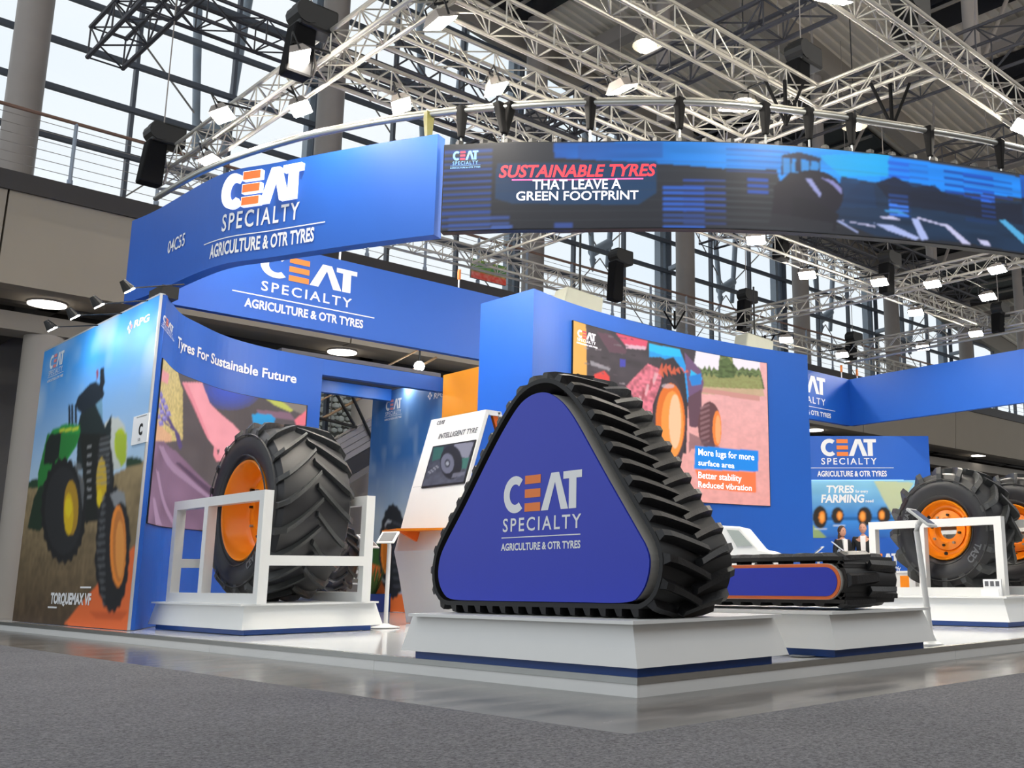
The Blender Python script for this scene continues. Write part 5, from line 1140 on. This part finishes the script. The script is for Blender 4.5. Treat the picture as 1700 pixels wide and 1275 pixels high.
belt(tk, TPo, lambda n_: .004 if n_[1] < -.85 else .062, .028, XF + .0, XF + .56, 44, .05, .058, .10)
TS = Surf([(XF - .012, 2.0), (XF - .012, 0)])
logo_at(TS, tk, (836, 852), (966, 843), (836, 794), line=None, agr=None, off=.002, sub=None)
TXP = mat('panel_lettering', 'd9dbe6', .4)
txt_at(TS, tk, 'SPECIALTY', (835, 883), (965, 876), (835, 861.5), bold=.012, off=.002); txt_at(TS, tk, 'AGRICULTURE & OTR TYRES', (832, 914.6), (964, 909), (832, 903), bold=.03, off=.002)
rule_at(TS, tk, (833, 893), (964, 887), .006, TXTW, .002)
# flat track
XL = 1.87; zc0 = .572
def stadium(y0, y1, zc_, r, n=14):
    return [(y0 - r * math.sin(math.pi * k / n), zc_ - r * math.cos(math.pi * k / n)) for k in range(n + 1)] + [(y1 + r * math.sin(math.pi * k / n), zc_ + r * math.cos(math.pi * k / n)) for k in range(n + 1)]
fk = thing('flat_track', 'long flat rubber crawler track with orange bordered blue panel lying on its plinth', 'track', (2.1, 1.4, ZP)); L = fk.location
MB(L).prism(stadium(.13, 2.45, zc0, .115), XL - .006, XL + .004, 'x').build('orange_border', mat('border_orange', 'e8763c', .4), fk)
MB(L).prism(stadium(.13, 2.45, zc0, .094), XL - .012, XL - .006, 'x').build('side_panel', PANEL, fk)
MB(L).prism(stadium(.13, 2.45, zc0, .118), XL + .004, XL + .56, 'x').build('inner_drum', GREYP, fk)
SP = resamp(np.array(closed(stadium(.13, 2.45, zc0 + .008, .118), 2)), 120)[0]
belt(fk, SP, lambda n_: .004 if n_[1] < -.85 else (.014 if n_[1] > .7 else .014), .026, XL + .02, XL + .62, 36, .026, .085, -.015)
# ================================================================== KIOSK, STANDS
kk = thing('info_kiosk', 'tall leaning white A-frame kiosk with tyre screen and orange shelf', 'kiosk', (3.2, 6.5, .1)); L = kk.location
ya, yb = 5.9, 7.04
fr_ = [(3.28, 2.56), (3.02, 1.62), (2.91, 1.18), (2.84, .93), (2.91, .69), (3.03, .2), (3.05, .1)]
MB(L).prism(fr_[:2] + [(3.055, 1.61), (3.325, 2.53)], ya, yb, 'y').build('screen_panel', WHITE, kk)
MB(L).prism([fr_[1]] + fr_[2:] + [(3.16, .1), (3.13, .2), (3.0, .7), (2.94, .93), (3.0, 1.18), (3.1, 1.6)], ya, yb, 'y').build('lower_panel', WHITE, kk)
MB(L).prism([(3.28, 2.56), (3.50, 2.56), (3.46, 2.5), (3.34, 2.5)], ya, yb, 'y').build('top_cap', WHITE, kk)
MB(L).prism([(3.50, 2.56), (4.43, .1), (4.38, .1), (3.455, 2.54)], ya, yb, 'y').build('back_panel', WHITE, kk)
MB(L).prism([(3.455, 2.53), (4.38, .1), (4.30, .1), (3.395, 2.5)], ya + .02, yb - .02, 'y').build('orange_lining', mat('lining_orange', 'd4651c', .4), kk)
MB(L).prism([(3.33, 2.5), (3.35, 2.5), (4.30, .12), (3.14, .12), (3.0, .75), (2.98, 1.1), (3.06, 1.61)], ya + .012, ya + .04, 'y').build('blue_infill', BLUE, kk)
sh = MB(L); sh.hexa([(2.56, 6.55, 1.15), (2.93, 5.92, 1.15), (2.98, 7.0, 1.15), (2.70, 7.1, 1.15)], [(2.56, 6.55, 1.175), (2.93, 5.92, 1.175), (2.98, 7.0, 1.175), (2.70, 7.1, 1.175)]); sh.build('shelf', ORANGE, kk)
MB(L).hexa([(2.9, 6.6, 1.02), (2.95, 6.6, 1.02), (2.95, 6.64, 1.02), (2.9, 6.64, 1.02)], [(2.62, 6.6, 1.15), (2.95, 6.6, 1.15), (2.95, 6.64, 1.15), (2.62, 6.64, 1.15)]).build('shelf_bracket', mat('lining_orange', 'd4651c', .4), kk)
kn = np.array([-(2.56 - 1.62), 0, (3.28 - 3.02)]); kn /= np.linalg.norm(kn); k0 = np.array([3.28, 6, 2.56])
def KW(u, v):
    r = R.T @ np.array([u - PX, v - PY, F]); s = ((k0 - CAM) @ kn) / (r @ kn); p = CAM + s * r; return (-(p[1]), p[2])
def kmap(q, z, off=0):
    z = np.asarray(z, float); x = 3.28 - (2.56 - z) * (.26 / .94); 
    if np.ndim(z): return np.stack([(x + kn[0] * off).ravel(), (-np.asarray(q)).ravel(), (z + kn[2] * off).ravel()], 1)
    return Vector((float(x) + kn[0] * off, -float(q), float(z) + kn[2] * off))
aa = KW(720.6, 743.5); bb = KW(788.5, 734); cc_ = KW(771, 800); dd = KW(703, 808)
q0 = (aa[0] + dd[0]) / 2; q1 = (bb[0] + cc_[0]) / 2; z1 = (aa[1] + bb[1]) / 2; z0 = (cc_[1] + dd[1]) / 2
print('KIOSK', q0, q1, z0, z1)
def kquad(name, q0, q1, z0, z1, off, th, m):
    lo = [kmap(q0, z0, off), kmap(q1, z0, off), kmap(q1, z1, off), kmap(q0, z1, off)]; hi = [kmap(q0, z0, off - th), kmap(q1, z0, off - th), kmap(q1, z1, off - th), kmap(q0, z1, off - th)]
    return MB(L).hexa(lo, hi).build(name, m, kk)
kquad('bezel', q0 - .02, q1 + .02, z0 - .02, z1 + .02, .012, .012, BLACK)
c = Canvas(q0, q1, z0, z1, .008, '3a3f4c'); S = None
def Kp(pts): return [KW(u, v) for u, v in pts]
Z7 = zc(680, 620, 5.6667); al = np.ones(c.Q.shape, bool); c.grad(al, '5a5c6c', '2e3440'); c.noise(al, .3, 14, 2)
c.poly(Kp(Z7((430, 660), (615, 650), (560, 800), (420, 780))), '9a9aac'); c.poly(Kp(Z7((440, 810), (570, 790), (540, 900), (430, 900))), '3f8a78', .8); c.poly(Kp(Z7((235, 700), (330, 690), (310, 800), (220, 830))), '2f7a6c', .7)
c.poly(Kp(Z7(*ell(400, 840, 105, 160))), '14161c'); c.poly(Kp(Z7(*ell(365, 850, 62, 95))), '7a7c90'); c.poly(Kp(Z7(*ell(365, 850, 26, 40))), '3a3c48'); c.poly(Kp(Z7(*ell(365, 850, 14, 20))), 'b0b4c0')
for k in range(8): c.poly(Kp(Z7(*ell(190 + 12 * k, 930 - 9 * k + (k % 2) * 20, 9, 7))), 'b8b8c4', .8)
c.poly(Kp(Z7((420, 940), (530, 925), (520, 960), (400, 990))), '8a8a9a', .7)
c.build('screen_picture', kmap, .014, LCD, kk)
a = KW(728, 727.5); b = KW(791, 719.5); h = KW(791, 711)[1] - b[1]
text_on('lettering', 'INTELLIGENT TYRE', kmap, a[0], b[0], (a[1] + b[1]) / 2, (a[1] + b[1]) / 2 + h, TXTG, kk, .02, 0, .12, .004)
a = KW(725, 706); b = KW(738, 704); logo(kmap, a[0], b[0], a[1], a[1] + .05, kk, TXTG, TXTG, .004, 0, None, (-.1, 1.1, -.5), None)
kquad('panel_seam', -yb + .02, -ya - .02, 1.70, 1.704, .001, .002, mat('seam_grey', 'a9aaab', .5))
def tablet_stand(lab, x, y, zt, lean=(0, 0), dirv=(-1, 0), base=.15, z0=.1, w=.2, h=.27):
    t = thing('tablet_stand', lab, 'stand', (x, y, z0)); L = t.location
    MB(L).lathe([(0, 0), (0, base), (.008, base), (.03, base * .35), (.045, .03), (.05, 0)], (x, y, z0), 'z', 32).build('base', WHITE, t, smooth=True)
    top = Vector((x + lean[0], y + lean[1], zt)); dv = Vector((dirv[0], dirv[1], 0)).normalized(); sd = Vector((-dv.y, dv.x, 0))
    MB(L).path([Vector((x, y, z0 + .03)), Vector((x, y, z0 + .03)).lerp(top, .5), top - Vector((0, 0, .08)), top - dv * .015 - Vector((0, 0, .03)), top - dv * .04], .022, 12).build('pole', WHITE, t, smooth=True)
    n_ = (dv * -.62 + Vector((0, 0, .78))); u_ = (dv * .78 + Vector((0, 0, .62))); n_ = n_.normalized(); u_ = u_.normalized(); cpt = top - dv * .04 + Vector((0, 0, .01))
    def Q(a, b, c_): return cpt + sd * a + u_ * b + n_ * c_
    MB(L).hexa([Q(-w / 2, -h / 2, 0), Q(w / 2, -h / 2, 0), Q(w / 2, h / 2, 0), Q(-w / 2, h / 2, 0)], [Q(-w / 2, -h / 2, .02), Q(w / 2, -h / 2, .02), Q(w / 2, h / 2, .02), Q(-w / 2, h / 2, .02)]).build('tablet_frame', WHITE, t, bevel=.008)
    MB(L).hexa([Q(-w * .38, -h * .38, .02), Q(w * .38, -h * .38, .02), Q(w * .38, h * .38, .02), Q(-w * .38, h * .38, .02)], [Q(-w * .38, -h * .38, .023), Q(w * .38, -h * .38, .023), Q(w * .38, h * .38, .023), Q(-w * .38, h * .38, .023)]).build('tablet_screen', mat('tablet_grey', '77797c', .2), t)
    return t
tablet_stand('white tablet stand just left of the kiosk, before the poster wall', 2.2, 6.09, 1.03, dirv=(.8, .6), h=.2)
tablet_stand('white tablet stand right behind the left tyre plinth', 3.0, 8.0, 1.06, dirv=(-.3, .95), base=.14)
tablet_stand('slim white tablet stand in front of the big right tyre', 3.27, .18, 1.02, lean=(-.13, -.0), dirv=(-.2, 1), base=.09, w=.2, h=.22)
p = W(1390, 905, z=1.12)
tablet_stand('white tablet stand beside the woman before the rear display wall', p.x, p.y, 1.05, dirv=(-.5, .8), base=.15, w=.25, h=.35)
p = W(1358, 915, z=1.05); tablet_stand('dark-sided tablet stand left of the woman at the rear wall', p.x, p.y, 1.0, dirv=(.5, -.5), base=.15, w=.25, h=.35)
# ================================================================== PEOPLE
def skin(name, verts, edges, radii, m, parent, sub=2, root=0):
    me = bpy.data.meshes.new(name); me.from_pydata(verts, edges, []); o = bpy.data.objects.new(name, me); COL.objects.link(o)
    md = o.modifiers.new('s', 'SKIN'); sl = me.skin_vertices[0].data
    for i, r_ in enumerate(radii): sl[i].radius = r_ if isinstance(r_, tuple) else (r_, r_)
    sl[root].use_root = True; o.modifiers.new('u', 'SUBSURF').levels = sub
    dg = bpy.context.evaluated_depsgraph_get(); dg.update(); m2 = bpy.data.meshes.new_from_object(o.evaluated_get(dg)); bpy.data.objects.remove(o)
    return obj(name, m2, m, parent, smooth=True)
SKN = mat('skin', 'd29b82', .5, var=.03); SUIT = mat('dark_suit', '17191f', .8); SHIRT = mat('white_shirt', 'f0efee', .7); HAIR = mat('brown_hair', '4a3426', .7)
def person(lab, loc, rz, H, woman=False, hands_up=True):
    t = thing('person', lab, 'person', loc, rz); s = H / 1.78
    J = {'pel': (0, 0, .95), 'wst': (0, -.01, 1.1), 'chs': (0, 0, 1.3), 'nk0': (0, .01, 1.47), 'nk1': (0, -.01, 1.55)}
    sw = .17 if woman else .2
    V_ = [J['pel'], J['wst'], J['chs'], J['nk0'], J['nk1']]; E_ = [(0, 1), (1, 2), (2, 3), (3, 4)]; Rr_ = [(.15, .1), (.13, .09), (.16, .1), (.06, .06), (.05, .05)]
    arm = {}
    for sg in (-1, 1):
        i = len(V_); V_ += [(sg * sw, .01, 1.43), (sg * (sw + .05), .02, 1.15), (sg * .12, -.22, 1.05), (sg * .07, -.28, 1.06)]; Rr_ += [.06, .043, .03, .024]; E_ += [(2, i), (i, i + 1), (i + 1, i + 2), (i + 2, i + 3)]
        for f in range(5):
            b = len(V_); o_ = (f - 2) * .018; V_ += [(sg * .05, -.33 + abs(f - 2) * .01, 1.06 + o_), (sg * .03, -.36 + abs(f - 2) * .012, 1.05 + o_)]; Rr_ += [.009, .008]; E_ += [(i + 3, b), (b, b + 1)]
        arm[sg] = i
        j = len(V_); V_ += [(sg * .1, 0, .88), (sg * .11, -.01, .5), (sg * .11, .02, .09), (sg * .12, -.1, .04)]; Rr_ += [.085, .055, .04, .035]; E_ += [(0, j), (j, j + 1), (j + 1, j + 2), (j + 2, j + 3)]
    sc_ = lambda v: tuple(a * s for a in v)
    body = skin('body', [sc_(v) for v in V_], E_, Rr_, SKN, t, 1)
    hd = MB().sphere((0, -.01 * s, 1.66 * s), .105 * s, 20, (.78, .95, 1.14)); hd.sphere((0, -.112 * s, 1.645 * s), .016 * s, 8, (.8, 1, 1.3))
    for sg in (-1, 1): hd.sphere((sg * .083 * s, 0, 1.655 * s), .022 * s, 8, (.4, .8, 1.2))
    hdo = hd.build('head', SKN, t, smooth=True)
    for sg in (-1, 1): MB().sphere((sg * .032 * s, -.1 * s, 1.68 * s), .009 * s, 8).build('eye', BLACK, hdo)
    MB().box((-.022 * s, -.104 * s, 1.6 * s), (.022 * s, -.1 * s, 1.606 * s)).build('mouth', mat('lips', 'a05a52', .5), hdo)
    if woman: MB().sphere((0, .025 * s, 1.69 * s), .115 * s, 18, (.88, .95, 1.05)).sphere((0, .06 * s, 1.53 * s), .1 * s, 14, (.95, .55, 1.6)).build('hair', HAIR, t, smooth=True)
    else: MB().sphere((0, .022 * s, 1.705 * s), .104 * s, 18, (.82, .95, .95)).build('hair', mat('short_hair', '5a4638', .7), t, smooth=True)
    # jacket: torso and sleeves as one surface
    Vj = [(0, 0, .84), (0, -.01, 1.1), (0, 0, 1.3), (0, .015, 1.45)]; Ej = [(0, 1), (1, 2), (2, 3)]; Rj = [(.17, .115), (.15, .105), (.18, .12), (.1, .075)]
    for sg in (-1, 1):
        i = len(Vj); Vj += [(sg * (sw + .005), .01, 1.42), (sg * (sw + .055), .02, 1.15), (sg * .13, -.2, 1.05)]; Rj += [.072, .058, .045]; Ej += [(2, i), (i, i + 1), (i + 1, i + 2)]
    skin('jacket', [sc_(v) for v in Vj], Ej, Rj, SUIT, t, 1)
    MB().hexa([sc_(v) for v in ((-.05, -.14, 1.0), (.05, -.14, 1.0), (.05, -.09, 1.0), (-.05, -.09, 1.0))], [sc_(v) for v in ((-.06, -.125, 1.46), (.06, -.125, 1.46), (.06, -.05, 1.49), (-.06, -.05, 1.49))]).build('shirt_front', SHIRT, t)
    Vt = [(0, 0, .95), (.1, 0, .84), (.11, -.01, .5), (.11, .02, .12), (-.1, 0, .84), (-.11, -.01, .5), (-.11, .02, .12)]
    skin('trousers', [sc_(v) for v in Vt], [(0, 1), (1, 2), (2, 3), (0, 4), (4, 5), (5, 6)], [(.15, .11), .1, .07, .058, .1, .07, .058], SUIT, t, 1)
    for sg in (-1, 1): MB().hexa([sc_(v) for v in ((sg * .12 - .045, -.2, 0), (sg * .12 + .045, -.2, 0), (sg * .12 + .04, .08, 0), (sg * .12 - .04, .08, 0))], [sc_(v) for v in ((sg * .12 - .035, -.19, .04), (sg * .12 + .035, -.19, .04), (sg * .12 + .035, .07, .09), (sg * .12 - .035, .07, .09))]).build('shoe', BLACK, t, bevel=.01)
    return t
p = W(1432, 870, z=1.70); person('man with short hair in dark suit and open white shirt', (p.x, p.y, .1), math.radians(-60), 1.62)
p = W(1398, 876, z=1.62); person('woman with brown hair in dark jacket looking to the man beside her', (p.x, p.y, .1), math.radians(-22), 1.54, True)
# ================================================================== SMALL THINGS
def counter(lab, c_, w, d, h, z=.1):
    t = thing('reception_counter', lab, 'counter', (c_[0], c_[1], z), math.radians(-45))
    MB().box((-w / 2, -d / 2, 0), (w / 2, d / 2, h - .04)).build('body', WHITE, t); MB().box((-w / 2 - .03, -d / 2 - .03, h - .04), (w / 2 + .03, d / 2 + .03, h)).build('worktop', WHITE, t)
    for k in (-.3, .1): MB().box((k * w, -d / 2 - .012, .05), (k * w + .3, -d / 2, h - .1)).build('orange_inlay', ORANGE, t)
    return t
p = Vector((15.35, 7.35, .1)); counter('low white counter with orange inlays before the rear display wall', (p.x, p.y), 1.5, .5, .62)
# white model vehicle on pedestal behind the flat track
p = W(1215, 905, x=6.2)
mv = thing('model_vehicle', 'white model vehicle with grey window behind the flat track', 'model', (p.x + .12, p.y - .1, .72), math.radians(-62)); mv.scale = (1.25, 1.25, 1.2)
MB().prism([(-.55, 0), (.42, 0), (.45, .1), (.3, .17), (.2, .19), (.02, .42), (-.5, .46), (-.55, .4)], -.25, .25, 'y').build('body', WHITE, mv, bevel=.02)
MB().prism([(-.02, .22), (.14, .22), (.0, .38), (-.12, .39)], -.262, -.25, 'y').build('side_window', mat('model_glass', '9aa39f', .2), mv)
for x in (-.35, .25): MB().tube((x, -.27, .0), (x, -.2, .0), .1, 18).build('wheel', BLACK, mv)
MB().box((-.6, -.3, -.516), (.5, .3, -.1)).build('pedestal', WHITE, mv)
p = W(1277, 918, x=6.9); mq = thing('model_trailer', 'small white model beside the white model vehicle', 'model', (p.x, p.y, .7), math.radians(-62))
MB().prism([(-.16, 0), (.16, 0), (.17, .1), (.08, .17), (-.06, .12), (-.15, .1)], -.1, .1, 'y').build('body', WHITE, mq, bevel=.01); MB().box((-.2, -.15, -.6), (.2, .15, 0)).build('pedestal', WHITE, mq)
# acrylic leaflet holder and small white car in the right frame
p = W(1648, 985, x=6.3); t = thing('leaflet_holder', 'clear and white leaflet holder at the foot of the big right tyre', 'holder', (p.x, p.y, .4))
L = t.location; MB(L).box((p.x, p.y - .1, .4), (p.x + .02, p.y + .1, .57)).build('back_board', TXTW, t); MB(L).box((p.x - .06, p.y - .1, .4), (p.x - .05, p.y + .1, .47)).build('front_board', TXTW, t)
for k in range(3): MB(L).box((p.x - .004, p.y - .08 + .06 * k, .5), (p.x, p.y - .04 + .06 * k, .55)).build('leaflet', TXTG, t)
# planter, bench, plant behind the left plinth
p = W(621, 1013, z=.1); p = CAM_V + (p - CAM_V) * .955; p.z = .1; t = thing('planter', 'green grassy plant in a blue cube planter behind the left plinth', 'planter', (p.x, p.y, .1)); L = t.location
MB(L).box((p.x - .25, p.y - .25, .1), (p.x + .15, p.y + .2, .38)).build('pot', BLUED, t)
b = MB(L)
for k in range(140):
    a = random.random() * 6.28; r_ = random.uniform(.02, .2); h = random.uniform(.25, .55); q = Vector((p.x - .1 + .1 * math.cos(a), p.y + .1 * math.sin(a), .38)); e = q + Vector((r_ * math.cos(a), r_ * math.sin(a), h)); s_ = Vector((-math.sin(a), math.cos(a), 0)) * .012
    b.add([q - s_, q + s_, e], [(0, 1, 2)])
o = b.build('blades', LEAF[0], t); o['kind'] = 'stuff'
p = W(590, 995, z=.25); t = thing('white_bench', 'white slatted bench seen past the left frame post', 'bench', (p.x, p.y, 0)); L = t.location
for sx in (-.4, .4):
    for sy in (-.2, .2): MB(L).box((p.x + sx - .02, p.y + sy - .02, 0), (p.x + sx + .02, p.y + sy + .02, .9 if sy > 0 else .55)).build('leg', WHITE, t)
for k in range(4): MB(L).box((p.x - .42, p.y - .2 + .1 * k, .52), (p.x + .42, p.y - .13 + .1 * k, .55)).build('seat_slat', WHITE, t)
for k in range(3): MB(L).box((p.x - .42, p.y + .19, .62 + .1 * k), (p.x + .42, p.y + .21, .68 + .1 * k)).build('back_slat', WHITE, t)
t = thing('garden_hedge', 'low green hedge outside behind the white bench', 'hedge', (6.5, 20.9, 0)); leaf_cloud('foliage', (6.5, 20.9, .3), .8, 1800, LEAF[0], t, .09, (2.2, .4, .6)); MB(t.location).tube((6.5, 20.9, -.02), (6.5, 20.9, .3), .05).build('trunk', MATS['bark'], t)
# colourful sign on the balcony
q = W(783, 428, y=13.97); r_ = W(838, 474, y=13.97)
t = thing('balcony_sign', 'green and red patterned sign standing at the balcony rail', 'sign', (q.x, 13.97, r_.z)); S = Surf([(q.x, 13.97), (r_.x + .03, 13.97)])
c = Canvas(0, S.c[-1], r_.z, q.z, .02, '3f8a50'); al = np.ones(c.Q.shape, bool); c.noise(al, .8, 22, 3, 'e8e06a'); c.noise(al, .6, 30, 9, '1f5a34'); m = c.Z < r_.z + (q.z - r_.z) * .38; c.C[m] = lin('e0402c')[:3]; c.noise(m, .4, 26, 4, 'f0ead8')
wall_slab('board', Surf([(q.x, 13.985), (r_.x + .03, 13.985)]), 0, S.c[-1], r_.z, q.z, .03, STEEL, t, 3); c.build('printed_picture', S, .004, PRINT, t)
